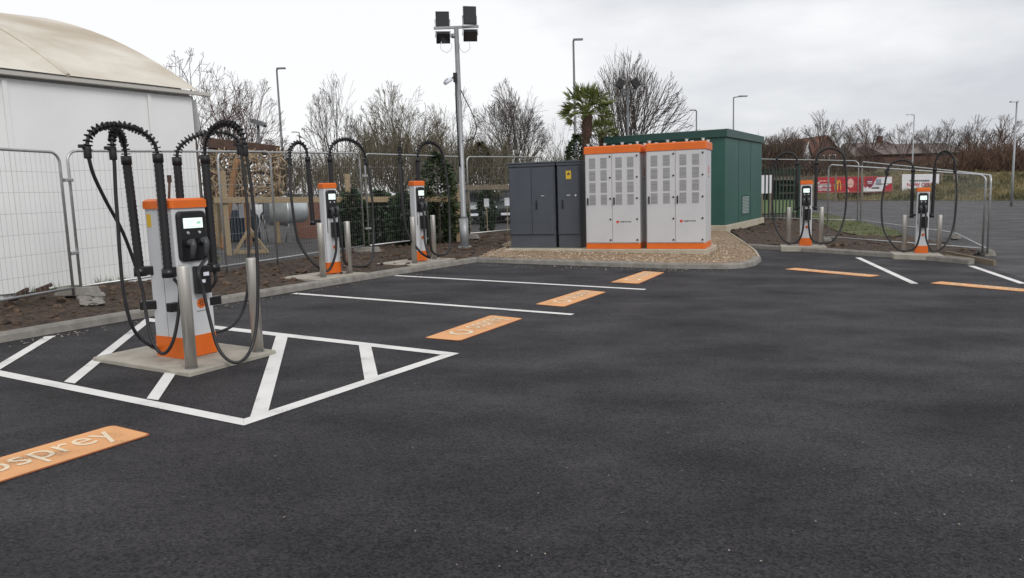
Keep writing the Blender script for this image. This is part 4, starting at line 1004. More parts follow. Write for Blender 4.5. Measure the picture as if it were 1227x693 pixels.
lv = MB(); lx0 = kw * .43; lx1 = kw * .60; zc = ph + (kh - ph) * .18
for q in range(12): lv.box((0.012, (lx0 + lx1) / 2, ph + .30 + q * 0.052), (0.03, lx1 - lx0, 0.028), (V((.9, 0, -.35)).normalized(), V((0, 1, 0)), V((.35, 0, .9)).normalized()))
lv.build('vent_louvre', M_louvre, wl); MB().box((0.002, (lx0 + lx1) / 2, ph + .59), (0.008, lx1 - lx0 + .06, .70)).build('vent_backing', M_pale, wl)
sm = MB()
for q in (0.33, 0.66): sm.box((0.004, kw * q, (ph + kh - .3) / 2), (0.006, 0.02, kh - .3 - ph - .02))
for q in range(1, 5): sm.box((-kl * q / 5, -0.004, (ph + kh - .3) / 2), (0.02, 0.006, kh - .3 - ph - .02))
sm.build('panel_seam', M_kroof, wl)

# green palisade fence
pa = G(914, 265, .05); pb = G(956, 263, .05)
pf = thing('palisade_fence', 'dark green steel palisade fence beside the kiosk', 'fence', pa)
d = (pb - pa); L = d.length; d.normalize(); x = V((-d.y, d.x, 0)); ph_ = rise(pb, 199)
mb = MB()
NP = 9
def pale(mb, p, h):
    for s in (-1, 1): mb.box(p + Z * (h / 2 - 0.06) + d * (s * 0.0215) + x * 0.004 * s, (0.042, 0.014, h - .12), (d, x, Z))
    mb.add([p + Z * (h - .12) + d * -.034, p + Z * (h - .12) + d * .034, p + Z * h + d * .034 * .3, p + Z * h - d * .034 * .3], [(0, 1, 2, 3)])
for k in range(NP):
    m_ = MB(); pale(m_, pa.lerp(pb, (k + .5) / (NP + .8)), ph_); m_.build('pale', M_pale, pf, world=True)
for zz in (0.28, ph_ - .28): MB().box((pa + pb) / 2 + Z * zz + x * .03, (L, 0.04, 0.05), (d, x, Z)).build('rail', M_pale, pf, world=True)
MB().box(pb + Z * (ph_ / 2 + .03), (0.11, 0.11, ph_ + .06), (d, x, Z)).build('post', M_pale, pf, world=True)

# ================================================================== FLOODLIGHT MAST
fp = G(557, 297, .10)
fl = thing('floodlight_mast', 'tall grey mast with four floodlights and a camera beside the fence', 'floodlight mast', fp)
fh = rise(fp, 33)
top = fp + Z * fh
MB().tube([fp - Z * .05, fp + Z * 0.75], 0.115, 14).tube([fp + Z * .75, fp + Z * .82, top], [0.115, 0.075, 0.058], 14).box(fp + Z * .02, (.32, .32, .04)).build('pole', M_mast, fl, world=True)
px2m = fp.y / F
ra = V((1, 0, 0)); ba = V((0, 1, 0))
MB().box(top + Z * 0.0, (52 * px2m, 0.06, 0.06), (V((1, 0.1, 0.03)).normalized(), V((-.1, 1, 0)).normalized(), Z)).tube([top - Z * .25 - V((.08, 0, 0)), top - Z * .15 - V((.08, 0, 0))], .05, 8).build('crossbar', M_mast, fl, world=True)
def flood(c, w, h, tilt, yaw_):
    rot = Matrix.Rotation(yaw_, 3, 'Z') @ Matrix.Rotation(tilt, 3, 'X')
    X, Y_, Z_ = rot @ V((1, 0, 0)), rot @ V((0, 1, 0)), rot @ V((0, 0, 1))
    m = MB().loft([[c + X * (sx * w / 2) - Y_ * .06 + Z_ * (sz * h / 2) for sx, sz in ((-1, -1), (1, -1), (1, 1), (-1, 1))], [c + X * (sx * w / 2) + Y_ * .02 + Z_ * (sz * h / 2) for sx, sz in ((-1, -1), (1, -1), (1, 1), (-1, 1))], [c + X * (sx * w * .36) + Y_ * .12 + Z_ * (sz * h * .34) for sx, sz in ((-1, -1), (1, -1), (1, 1), (-1, 1))]])
    for q in range(-4, 5): m.box(c + Y_ * .10 + X * (q * w * .075), (.008, .08, h * .6), (X, Y_, Z_))
    ho = m.build('floodlight', M_black, fl, world=True, bevel=0.004)
    MB().box(c - Y_ * .063, (w * .88, .006, h * .86), (X, Y_, Z_)).build('lens', M_lens, ho, world=True)
    MB().tube([c + X * (w * .55), c + X * (w * .55) - Z * .0 + V((0, 0, -h * .62 if tilt < .6 else h * .5)), c - X * (w * .55) + V((0, 0, -h * .62 if tilt < .6 else h * .5)), c - X * (w * .55)], .011, 6).build('bracket', M_mast, ho, world=True)
Yf = fp.y
flood(at(530, 23.5, Yf), 15.5 * px2m, 17 * px2m, 0.1, 0.15)
flood(at(562.5, 19, Yf), 15 * px2m, 20 * px2m, 0.05, 0.25)
flood(at(531, 45, Yf), 16 * px2m, 13 * px2m, 0.75, 0.1)
flood(at(563.5, 42.5, Yf), 16 * px2m, 13 * px2m, 0.75, 0.1)
cm = MB(); c0 = at(541, 94.5, Yf - .12)
cm.tube([at(533, 100, Yf - .3), at(540.5, 95, Yf - .15)], .05, 12).box(at(536.5, 96, Yf - .23), (.13, .26, .02), ((at(541, 94, Yf - .1) - at(532, 100, Yf - .3)).normalized(), V((.3, 1, 0)).normalized(), Z))
cmo = cm.build('security_camera', M_label, fl, world=True)
MB().tube([at(540.5, 95, Yf - .15), at(545.5, 91, Yf - .02)], .022, 8).box(at(545.5, 93, Yf - .03), (.10, .1, .22)).build('camera_bracket', M_black, cmo, world=True)
MB().tube(catmull([at(546, 95, Yf - .09), at(546.5, 120, Yf - .09), at(548.5, 160, Yf - .09), at(551, 200, Yf - .09)], 6), .022, 6).build('power_cable', M_hose, fl, world=True)
MB().tube(catmull([at(552, 108, Yf - .09), at(557, 118, Yf - .12), at(564, 132, Yf - .16), at(570, 148, Yf - .18), at(570, 160, Yf - .16), at(565, 167, Yf - .14), at(558, 169.5, Yf - .09), at(554, 168, Yf - .07)], 8), .012, 6).build('power_cable', M_hose, fl, world=True)
for s, (ax, bx) in ((-1, (529, 541)), (1, (562, 551))):
    MB().tube(catmull([at(ax, 50, Yf - .03), at(ax + s * 1, 58, Yf - .03), at((ax + bx) / 2, 63, Yf - .03), at(bx, 58, Yf - .05), at(bx, 52, Yf - .06)], 6), .008, 5).build('lamp_flex', M_label, fl, world=True)

# ================================================================== LAMP POSTS (background)
LG = 'street lamps behind the site'
def lamp(label, px, top_py, Y, armpx, r=0.07, kind='arm', m=M_lampgrey):
    t = at(px, top_py, Y); b = V((t.x, t.y, gz(t.x, t.y) - .1)); s = Y / F
    # lean of nothing: the pole is plumb, so its head is placed straight above its foot
    o = thing('street_lamp', label, 'street lamp', b, 0, LG)
    if kind == 'arm':
        MB().tube([b, b + Z * ((t.z - b.z) * .3), t], [r, r * .8, r * .5], 8).tube([t, t + V((armpx * s, 0, 0.05))], r * .45, 6).build('pole', m, o, world=True)
        e = t + V((armpx * s, 0, 0.05)); sg = 1 if armpx > 0 else -1
        MB().loft([[e + V((q * sg - (0.1 * sg), y * (1 if q else .6), z)) for y, z in ((-.12, -.03), (.12, -.03), (.09, .05), (-.09, .05))] for q in (0, .2, .5)]).build('lamp_head', m, o, world=True)
    elif kind == 'twin':
        MB().tube([b, t], r, 8).box(t, (1.0, .08, .08)).build('pole', m, o, world=True)
        for sx in (-1, 1):
            c = t + V((sx * .42, -.1, .3)); c2 = Matrix.Rotation(-sx * .5, 3, 'Y')
            MB().box(c, (.40, .25, .5), (c2 @ V((1, 0, 0)), V((0, 1, 0)), c2 @ Z)).build('lamp_head', M_black, o, world=True, bevel=.03)
    else:
        MB().tube([b, t], r, 8).build('pole', m, o, world=True)
        c2 = Matrix.Rotation(.35, 3, 'Y')
        MB().loft([[t + c2 @ V((sx * w, sy * .22, z)) for sx, sy in ((-1, -1), (1, -1), (1, 1), (-1, 1))] for w, z in ((.28, 0.0), (.32, .10), (.18, .2))]).build('lamp_head', M_lampgrey, o, world=True)
    return o
lamp('tall street lamp left of the bare trees, behind the timber shelter', 331.5, 83.5, 44, 2, .10)
lamp('small distant street lamp above the arch of the second charger', 358.5, 159, 75, -4, .1)
lamp('short floodlight post rising behind the timber shelter', 309, 150, 33, 0, .06, 'flood')
lamp('tall street lamp in front of the big bare tree, behind the palm', 687, 49, 40, 2, .10)
lamp('twin floodlight post in front of the big bare tree', 752, 107, 42, 0, .07, 'twin')
lamp('lamp post whose small head shows just above the kiosk roof middle', 834.5, 133, 60, -2, .1)
lamp('lamp post with a short bent arm above the right end of the kiosk roof', 879, 117, 46, 8, .07)
lamp('slim pale lamp post among the bare trees above the white banner', 1095.5, 138, 75, -4, .09, m=M_mast)
lamp('grey lamp post at the right edge of the picture', 1218.5, 123, 48, -.2, .09, m=M_mast)

# ================================================================== TREES
def make_tree(seed, H, spread, style='round', m1=M_bark1, m2=M_twig1, levels=5, dens=1.0, rmin=0.013):
    """returns (trunk mesh builder, crown mesh builder); the tree stands at the origin"""
    rr = random.Random(seed); T, C = MB(), MB()
    def grow(p, d, L, r, lev, up_=0.05):
        n = 5 if lev < 2 else (4 if lev == 2 else 3); pts = [p]; rad = [r]; q = p.copy(); dd = d.copy()
        for k in range(n):
            wob = 0.07 + 0.035 * lev
            dd = (dd + V((rr.gauss(0, wob), rr.gauss(0, wob), rr.gauss(0, wob * .5) + (up_ if lev else 0.02)))).normalized()
            q = q + dd * (L / n); pts.append(q); rad.append(r * (1 - 0.8 * (k + 1) / n))
        (T if lev <= 1 else C).tube(pts, [max(a, rmin) for a in rad], 7 if lev == 0 else (5 if lev == 1 else 3), cap=False)
        if lev >= levels - 1: return
        cnt = max(2, int([7, 9, 6, 3, 3][min(lev, 4)] * dens + rr.random()))
        for k in range(cnt):
            s = 0.22 + 0.76 * (k + rr.random()) / cnt if lev else rr.uniform(0.4, 1.0)
            i = min(int(s * n), n - 1); f_ = s * n - i; b = pts[i].lerp(pts[i + 1], f_); t = (pts[i + 1] - pts[i]).normalized()
            ang = rr.uniform(0.25, 0.72) * spread; az = rr.uniform(0, 6.283)
            x = t.orthogonal().normalized(); y = t.cross(x)
            nd = (t * math.cos(ang) + (x * math.cos(az) + y * math.sin(az)) * math.sin(ang)).normalized()
            grow(b, nd, L * (1.08 - s) * rr.uniform(0.62, 0.95) + L * 0.07, max(rmin, (rad[i] * (1 - f_) + rad[i + 1] * f_) * rr.uniform(0.55, 0.8)), lev + 1, up_)
    if style == 'vase':
        t0 = 0.20 * H; T.tube([V((0, 0, -.2)), V((0, 0, t0 * .5)), V((0, 0, t0))], [H * .026, H * .022, H * .018], 8, cap=False)
        nl = int(11 * dens)
        for k in range(nl):
            a = 2.4 * k + rr.uniform(-.3, .3); e = (0.08 + 0.92 * ((k + .5) / nl) ** .8) * spread
            grow(V((0, 0, t0 * rr.uniform(.55, 1))), V((math.cos(a) * math.sin(e), math.sin(a) * math.sin(e), math.cos(e))), H * .82 * (1 - 0.22 * e) * rr.uniform(.85, 1.05), H * .0095, 1, 0.03)
    elif style == 'spire':
        T.tube([V((0, 0, -.2)), V((.05, 0, H * .3)), V((-.03, .05, H * .65)), V((0, 0, H * .97))], [H * .015, H * .011, H * .006, rmin], 7, cap=False)
        for k in range(int(34 * dens)):
            s = 0.2 + .76 * (k + rr.random()) / (34 * dens); a = 2.4 * k + rr.uniform(-.4, .4); e = rr.uniform(.55, 1.0)
            grow(V((0, 0, H * s)), V((math.cos(a) * math.sin(e), math.sin(a) * math.sin(e), math.cos(e))), H * ((1 - s) * .52 + .06) * spread, H * .0045 * (1.2 - s), 2, 0.06)
    else:
        grow(V((0, 0, -0.2)), V((0, 0, 1)), H * .62, H * .018, 0, 0.04)
    # fit to the stated height
    zmax = max(v.z for v in T.v + C.v); k = H / zmax
    for m in (T, C):
        m.v = [V((v.x * k, v.y * k, v.z * k)) for v in m.v]
    return T, C
PROTO = {}
def proto(key, *a, **k):
    T, C = make_tree(*a, **k); m1, m2 = k.get('m1', M_bark1), k.get('m2', M_twig1)
    t = T; PROTO[key] = (t, C, m1, m2, {})
def tree(label, key, px, base_py, top_py, Y, wpx=None, rz=0.0, group='bare winter trees behind the site', H0=10.0):
    b = at(px, base_py, Y); b.z = min(b.z, gz(b.x, b.y) + 0.0) if base_py > 222 else b.z
    H_ = rise(b, top_py); T, C, m1, m2, cache = PROTO[key]
    o = thing('bare_tree', label, 'tree', b, rz, group)
    if 'first' not in cache:
        cache['t'] = T.build('trunk', m1, o); cache['c'] = C.build('crown', m2, o); cache['first'] = 1
        xs = sorted(v.x for v in C.v); cache['w'] = (xs[int(len(xs) * .97)] - xs[int(len(xs) * .03)]) * 1.04
    else:
        for k in ('t', 'c'):
            c = cache[k].copy(); c.parent = o; col.objects.link(c)
    s = H_ / H0; w = s if wpx is None else (wpx * Y / F) / cache['w']
    o.scale = (w, w, s)
    return o
proto('leader', 15, 10, 1.1, 'vase', m1=M_bark1, m2=M_twig1, dens=.85, levels=5)
proto('birch_thin', 19, 10, 1.5, 'spire', m1=M_bark1, m2=M_twig1, dens=.6, levels=5)
proto('round_red', 5, 10, 1.05, 'vase', m1=M_bark2, m2=M_twig2, dens=1.05, levels=5, rmin=.0105)
proto('round_a', 21, 10, 0.95, 'vase', m1=M_bark3, m2=M_twig3, dens=0.95, levels=5, rmin=.0105)
proto('round_b', 37, 10, 1.15, 'vase', m1=M_bark3, m2=M_twig3, dens=0.7, levels=5)
proto('vase_big', 47, 10, 0.9, 'vase', m1=M_bark1, m2=M_twig1, dens=1.25, levels=4, rmin=.0115)
proto('vase_mid', 83, 10, 0.9, 'vase', m1=M_bark1, m2=M_twig1, dens=1.1, levels=5, rmin=.0105)
proto('far_a', 59, 10, 1.1, 'vase', m1=M_bark2, m2=M_twig2, dens=0.9, levels=4, rmin=.026)
proto('far_b', 61, 10, 0.95, 'vase', m1=M_bark1, m2=M_twig1, dens=0.95, levels=4, rmin=.024)
proto('far_c', 71, 10, 1.0, 'vase', m1=M_bark2, m2=M_twig1, dens=0.8, levels=4, rmin=.026)
tree('thin pale birch rising behind the marquee corner', 'birch_thin', 240, 230, 56, 38, 104, 0.4)
tree('dense reddish bare tree right of the marquee corner', 'round_red', 286, 230, 86, 34, 104, 1.0)
tree('bare tree with a slender leader above the second charger', 'leader', 410, 230, 87, 42, 96, 2.1)
tree('spreading bare tree between the second and third chargers', 'round_a', 477, 230, 96, 40, 112, 0.3)
tree('sparse bare tree directly behind the floodlight mast', 'round_b', 542, 230, 94, 42, 84, 1.3)
tree('fan shaped bare tree between the mast and the grey cabinets', 'vase_mid', 616, 230, 98, 42, 102, 2.7)
tree('biggest bare tree, a wide fan behind the palm and kiosk', 'vase_big', 752, 228, 49, 44, 108, 0.8)
tree('low bare tree behind the left side of the palm', 'round_b', 676, 228, 140, 46, 60, 3.0)
for lab, key, px, bp, tp, Y, w in (
    ('bare tree at the left end of the right hand row, beside the kiosk', 'far_a', 935, 200, 153, 85, 52),
    ('bare tree just right of the kiosk, partly behind its roof', 'far_c', 918, 205, 160, 88, 40),
    ('tallest pointed bare tree above the brick gable', 'far_b', 984, 195, 131, 85, 46),
    ('bare tree right of the brick gable', 'far_b', 1011, 198, 143, 88, 42),
    ('broad bare tree above the grey roofed bungalow', 'far_a', 1041, 198, 141, 85, 52),
    ('dark bare tree left of the slim pale lamp post', 'far_a', 1080, 200, 146, 82, 42),
    ('low bare tree right of the slim pale lamp post', 'far_c', 1112, 200, 150, 84, 40),
    ('bare tree in the middle of the right hand scrub', 'far_b', 1134, 205, 142, 78, 56),
    ('upright bare tree above the rusty scrub', 'far_b', 1165, 205, 137, 78, 50),
    ('leaning bare tree left of the edge lamp post', 'far_a', 1196, 205, 138, 74, 62)):
    tree(lab, key, px, bp, tp, Y * 1.22, w, rnd.uniform(0, 6), 'bare trees on the rise at the right')

# thickets (nobody could count the stems)
def thicket(name, label, boxes, cnt, m, L0=0.5, L1=1.6, r=0.012, flat=0.0):
    mb = MB()
    for k in range(cnt):
        x0, x1, yb, yt, Y0, Y1 = rnd.choice(boxes) if len(boxes) < 2 else boxes[rnd.choices(range(len(boxes)), [abs((b[1] - b[0]) * (b[2] - b[3])) for b in boxes])[0]]
        px = rnd.uniform(x0, x1); Y = rnd.uniform(Y0, Y1)
        prof = 0.72 + 0.28 * noise.noise(V((px * .045, Y * .05, 3))) + 0.2 * noise.noise(V((px * .15, 0, 9)))
        py = yb + (yt - yb) * min(1, rnd.random() ** 0.8 * 1.0) * max(.35, min(1.15, prof + .2))
        p = at(px, py, Y); L = rnd.uniform(L0, L1)
        d = V((rnd.gauss(0, .5), rnd.gauss(0, .5), 1.0)).normalized(); e = p + d * L * .5 + V((rnd.gauss(0, .1), rnd.gauss(0, .1), 0)); f_ = p + d * L + V((rnd.gauss(0, .2), rnd.gauss(0, .2), 0)) * L
        mb.tube([p - d * L * .3, e, f_], [r, r * .8, r * .3], 3, cap=False, smooth=False)
    return tag(mb.build(name, m), label, 'thicket', kind='stuff')
thicket('thicket', 'brown olive undergrowth behind the chargers along the left', [(335, 430, 236, 198, 34, 44), (430, 530, 236, 170, 34, 44), (530, 610, 232, 180, 34, 44), (600, 735, 232, 198, 38, 46)], 5600, M_twig3)
thicket('thicket', 'dark brown hedge of scrub below the right hand trees', [(905, 962, 212, 174, 82, 95), (962, 1050, 208, 196, 80, 92), (1060, 1110, 207, 200, 90, 104)], 2700, M_scrub, .7, 2.0, .03)
thicket('thicket', 'rusty brown scrub on the rise at the right edge', [(1100, 1160, 209, 201, 78, 92), (1150, 1260, 210, 180, 76, 90), (1175, 1260, 212, 190, 74, 84)], 3400, M_scrubred, .6, 1.9, .03)

mb = MB()
for k in range(5200):
    px = rnd.uniform(955, 1300); a_ = G(px, 240.6 if px > 1000 else 238.5); b_ = at(px, 207, a_.y * 1.16); t = rnd.random()
    if px < 1000 and t > .6: continue
    p = a_.lerp(b_, t) + Z * (.12 * math.sin(t * 3.1)); p.x += rnd.uniform(-.3, .3); L = rnd.uniform(.15, .5); w_ = .05
    d_ = V((rnd.gauss(0, .35), rnd.gauss(0, .35), 1)).normalized()
    mb.add([p - V((w_, 0, 0)), p + V((w_, 0, 0)), p + d_ * L], [(0, 1, 2)])
tag(mb.build('bank_grass', M_bank), 'rough olive and straw coloured grass on the bank behind the banners', 'grass', kind='stuff')
# earth rise behind the right hand scrub
rise_mb = MB(); rows = []
for px in (860, 920, 980, 1040, 1100, 1160, 1230, 1400, 1700):
    a = at(px, 207, 72); k = 0 if px < 1050 else min(1, (px - 1050) / 120)
    rows.append([at(px, 216, 78), at(px, 206 - 6 * k, 96), at(px, 202 - 18 * k, 118), at(px, 199 - 18 * k, 170)])
rise_mb.loft(rows, smooth=True, close=False, caps=False)
structure('hill', rise_mb, mat('hill_earth', (0.075, 0.05, 0.032), 0.95, c2=(0.11, 0.09, 0.045), scale=0.3, detail=8, bump=.5, bscale=2))

# leafy shrubs and conifers
def leafy(name, label, base, H_, wd, cnt, m, cat='shrub', shape='cone', leaf=0.09, group=None):
    o = thing(name, label, cat, base, 0, group); T, C = MB(), MB()
    T.tube([V((0, 0, -.1)), V((0.02, 0, H_ * .5)), V((0, 0, H_ * .92))], [wd * .035 + .015, .03, .008], 6, cap=False)
    for k in range(cnt):
        z = rnd.random() ** (1.1 if shape == 'cone' else .9)
        rad = (1 - z) ** .8 if shape == 'cone' else math.sqrt(max(0, 1 - (2 * z - 0.9) ** 2)) * .95
        a = rnd.uniform(0, 6.283); lob = 0.78 + 0.34 * noise.noise(V((math.cos(a) * 1.5, math.sin(a) * 1.5, z * 4 + len(label))))
        q = rad * lob * wd / 2 * (rnd.random() ** .35) + .03
        p = V((math.cos(a) * q, math.sin(a) * q, z * H_ + .05))
        out_ = V((math.cos(a), math.sin(a), rnd.uniform(-.6, .5))).normalized(); x = out_.cross(V((rnd.gauss(0, 1), rnd.gauss(0, 1), rnd.gauss(0, 1)))).normalized()
        l = leaf * rnd.uniform(.6, 1.5)
        C.add([p, p + out_ * l * .5 + x * l * .22, p + out_ * l, p + out_ * l * .5 - x * l * .22], [(0, 1, 2, 3)])
    T.build('trunk', M_bark1, o); C.build('crown', m, o)
    return o
HG = 'dark evergreens behind the post and rail'
for lab, px, bp, tp, Y, w, shp in (
    ('dark evergreen just right of the second charger', 424, 292, 230, 20.5, 50, 'round'),
    ('dark bushy evergreen right of the fence joint', 458, 290, 232, 21, 52, 'round'),
    ('wide dark evergreen left of the third charger', 484, 289, 234, 20.8, 52, 'round'),
    ('tall leafy evergreen standing right of the third charger', 527, 287, 186, 21.5, 62, 'round'),
    ('dark evergreen close behind the third charger', 508, 288, 226, 22, 44, 'round'),
    ('dark evergreen filling the gap below the rail, left of the third charger', 494, 288, 236, 21.6, 46, 'round'),
    ('low dark evergreen at the foot of the floodlight mast', 546, 284, 238, 22.5, 30, 'round')):
    b = at(px, bp, Y); b.z = gz(b.x, b.y); leafy('evergreen', lab, b, rise(b, tp), w * Y / F, 5200 if tp > 200 else 3000, M_conifer if tp > 200 else M_shrub, 'shrub', shp, 0.13, HG)
b = at(583, 252, 27); b.z = gz(b.x, b.y); leafy('shrub', 'dark potted evergreen in front of the parked silver car', b, rise(b, 226), 20 * 27 / F, 1800, M_conifer, 'shrub', 'round', .12)
b = at(692, 215, 34); b.z = gz(b.x, b.y); leafy('shrub', 'green shrub rising behind the grey cabinets left of the palm', b, rise(b, 163), 42 * 34 / F, 3000, M_shrub, 'shrub', 'round', .16)
b = at(578, 240, 36); b.z = gz(b.x, b.y); leafy('shrub', 'olive brown bushy shrub behind the floodlight mast', b, rise(b, 172), 46 * 36 / F, 2600, mat('olive_needles', (0.05, 0.05, 0.02), .9, c2=(0.11, 0.095, 0.04), scale=3), 'shrub', 'round', .14)

# palms
def palm(label, px, base_py, crown_py, Y, rpx, seed, nf=42):
    b = at(px, base_py, Y); b.z = gz(b.x, b.y); o = thing('palm_tree', label, 'palm', b, 0, 'palms behind the power cabinets')
    h = rise(b, crown_py); rl = rpx * Y / F; rr = random.Random(seed); T = MB(); nseg = 40
    T.tube([V((0.03 * math.sin(k * .2), 0, h * k / nseg)) for k in range(nseg + 1)], [(0.10 + 0.02 * (k % 2) + (0.05 if k > nseg * .8 else 0)) * rl for k in range(nseg + 1)], 10)
    for k in range(220):
        a = rr.uniform(0, 6.28); z = rr.uniform(.35, 1) * h; p = V((math.cos(a) * .12 * rl, math.sin(a) * .12 * rl, z)); T.tube([p, p + V((math.cos(a) * .07, math.sin(a) * .07, .10))], [.02, .006], 3, cap=False)
    T.build('trunk', M_palmtrunk, o); C = MB(); c = V((0, 0, h))
    for k in range(nf):
        a = 2.4 * k + rr.uniform(-.3, .3); e = -0.2 + 1.6 * (k / nf) + rr.uniform(-.12, .12); d = V((math.cos(a) * math.cos(e), math.sin(a) * math.cos(e), math.sin(e)))
        st = rl * rr.uniform(.45, .66)
        C.tube([c, c + d * st * .5 + Z * .04, p_ := c + d * st], [.014, .011, .008], 4, cap=False)
        side = d.cross(Z).normalized(); nrm = side.cross(d).normalized(); fr = rl * rr.uniform(.36, .50); ro = rr.uniform(-.9, .9)
        for q in range(17):
            an = -1.35 + 2.7 * q / 16; ph = ro + rr.gauss(0, .22)
            ld = (d * math.cos(an) + (side * math.cos(ph) + nrm * math.sin(ph)) * math.sin(an)).normalized(); wv = ld.cross(V((rr.gauss(0, 1), rr.gauss(0, 1), rr.gauss(0, 1)))).normalized() * 0.020 * rl / .9
            l_ = fr * (1 - .25 * abs(an)) * rr.uniform(.85, 1.15); mid_ = p_ + ld * l_ * .5; tip = p_ + ld * l_ - Z * l_ * rr.uniform(0, .16)
            C.add([p_, mid_ + wv, tip, mid_ - wv], [(0, 1, 2, 3)])
    C.build('crown', M_frond, o)
palm('tall palm with a shaggy brown trunk behind the left power cabinet', 704, 225, 137, 26, 38, 3, 44)
palm('shorter palm tucked behind the tall one, beside the kiosk roof', 722, 224, 162, 27.5, 25, 8, 32)

# ================================================================== GARDEN YARD BEHIND THE LEFT FENCE
# post and rail
r0_ = at(256, 240, 19.0); r1_ = at(552, 239, 21.5)
pr = thing('post_and_rail', 'pale timber post and rail fence behind the site fence', 'timber fence', (r0_ + r1_) / 2)
dR = (r1_ - r0_).normalized(); xR = V((-dR.y, dR.x, 0)).normalized()
MB().box((r0_ + r1_) / 2, ((r1_ - r0_).length, 0.05, 0.15), (dR, xR, dR.cross(xR) * -1)).build('rail', M_timber, pr, world=True, bevel=.008)
for px, tp in ((268, 205), (409, 209), (548, 226)):
    s = (px - 256) / 296; p = r0_.lerp(r1_, s) + xR * 0.10; g = gz(p.x, p.y)
    t = at(px, tp, p.y).z
    MB().box(V((p.x, p.y, (g + t) / 2)), (0.14, 0.12, t - g), (dR, xR, Z)).build('post', M_timber, pr, world=True, bevel=.01)
# timber shelter with branch trellis
Ys = 22.0
sh = thing('garden_shelter', 'dark roofed rustic timber shelter with twisted branch screens behind the fence', 'shelter', at(290, 290, Ys))
A, B = at(246, 171, Ys), at(333, 181, Ys + .6); dS = (B - A).normalized(); xS = V((-dS.y, dS.x, 0)).normalized()
MB().box((A + B) / 2 + xS * .8, ((B - A).length, 1.9, 0.16), (dS, xS, dS.cross(xS) * -1)).box((A + B) / 2 - xS * .17, ((B - A).length + .1, 0.06, 0.28), (dS, xS, Z)).build('roof', M_timberdk, sh, world=True, bevel=.01)
for px in (252, 290, 327):
    for off in ((0, 1.5) if px < 300 else (1.5,)):
        p = at(px, 180, Ys + .2) + xS * off; g = gz(p.x, p.y); MB().box(V((p.x, p.y, (g + p.z) / 2)), (.12, .12, p.z - g)).build('post', M_timberor if px == 290 else M_timber, sh, world=True, bevel=.008)
MB().box(at(290, 208, Ys), (2.0, .05, .09)).build('cross_beam', M_timberdk, sh, world=True)
br = MB()
for k in range(330):
    px, py = rnd.uniform(254, 338), rnd.uniform(184, 236)
    if 262 < px < 272 and 205 < py < 230 and rnd.random() < .8: continue
    p = at(px, py, Ys + rnd.uniform(-.12, .12)); a = rnd.uniform(0, math.pi); L = rnd.uniform(.18, .55); d = V((math.cos(a), rnd.gauss(0, .2), math.sin(a)))
    br.tube([p - d * L / 2, p + V((rnd.gauss(0, .05), 0, rnd.gauss(0, .05))), p + d * L / 2], [.022, .026, .014], 5)
br.build('branch_screen', M_branch, sh, world=True)
MB().tube(catmull([at(284, 191, Ys - .2), at(279, 215, Ys - .22), at(275, 245, Ys - .25), at(269, 280, Ys - .3), at(267, 300, Ys - .35)], 5), [.09] * 21, 8).build('leaning_log', M_timberor, sh, world=True)
# dark sheet / bench behind the rail
o = thing('covered_stack', 'dark blue sheeted stack under the timber shelter', 'covered stack', at(280, 268, 25))
p = at(280, 262, 25); g = gz(p.x, p.y)
MB().loft([[V((p.x + sx * .72, p.y + sy * .5, g)) for sx, sy in ((-1, -1), (1, -1), (1, 1), (-1, 1))], [V((p.x + sx * .68, p.y + sy * .45, g + .8)) for sx, sy in ((-1, -1), (1, -1), (1, 1), (-1, 1))], [V((p.x + sx * .55, p.y + sy * .3, g + 1.02)) for sx, sy in ((-1, -1), (1, -1), (1, 1), (-1, 1))]]).build('sheet', M_bluefabric, o, world=True, bevel=.05)
tag(MB().box(at(289.5, 253, 23.2), (.16, .02, .42)).build('notice_card', M_label), 'white notice card on the dark sheeted stack', 'notice')
# zinc drum on a tube stand
Yd = 24.0; s = Yd / F
dr = thing('steel_drum', 'large zinc drum lying on a tube leg stand behind the rail', 'drum', V((at(338, 270, Yd).x, Yd, gz(at(338, 270, Yd).x, Yd))))
ax0, ax1, ax2 = at(320, 253, Yd - .25), at(343, 253, Yd), at(367, 252, Yd + .3)
rD = 17 * s
dx = (ax2 - ax0).normalized()
m_ = MB().tube([ax0, ax0 + dx * .02, ax1 - dx * .06, ax1 - dx * .06, ax1, ax1, ax2 - dx * .12, ax2], [rD * .98, rD, rD, rD * 1.06, rD * 1.06, rD * .86, rD * .84, rD * .70], 28)
m_.build('shell', M_drum, dr, world=True)
MB().tube([ax0 - dx * .012, ax0 - dx * .006], rD * .90, 28).build('end_plate', M_drumdk, dr, world=True)
for px0, px1 in ((312, 307), (317, 321), (347, 342), (352, 356)):
    a_ = at(px0, 264, Yd); b_ = at(px1, 286, Yd); b_.z = gz(b_.x, b_.y); MB().tube([a_, a_ + (b_ - a_) * .3 + V((.03, -.1, 0)), b_], .022, 6).build('leg', M_galv, dr, world=True)
# trestle frame
tr = thing('timber_trestle', 'pale A-shaped timber trestle on the ground below the drum', 'trestle', G(300, 304, .02))
q0, q1, q2 = G(281, 305, .02), G(303, 300, .02) + Z * .62, G(321, 304, .02)
q1 = V(((q0.x + q2.x) / 2, (q0.y + q2.y) / 2, gz(q0.x, q0.y) + .66))
for a_, b_ in ((q0, q1), (q2, q1), (q0 + Z * .06, q2 + Z * .06)):
    d_ = (b_ - a_).normalized(); x_ = V((0.3, 1, 0)).normalized(); MB().box((a_ + b_) / 2, ((b_ - a_).length, .05, .09), (d_, x_, d_.cross(x_).normalized())).build('beam', M_timber, tr, world=True, bevel=.006)
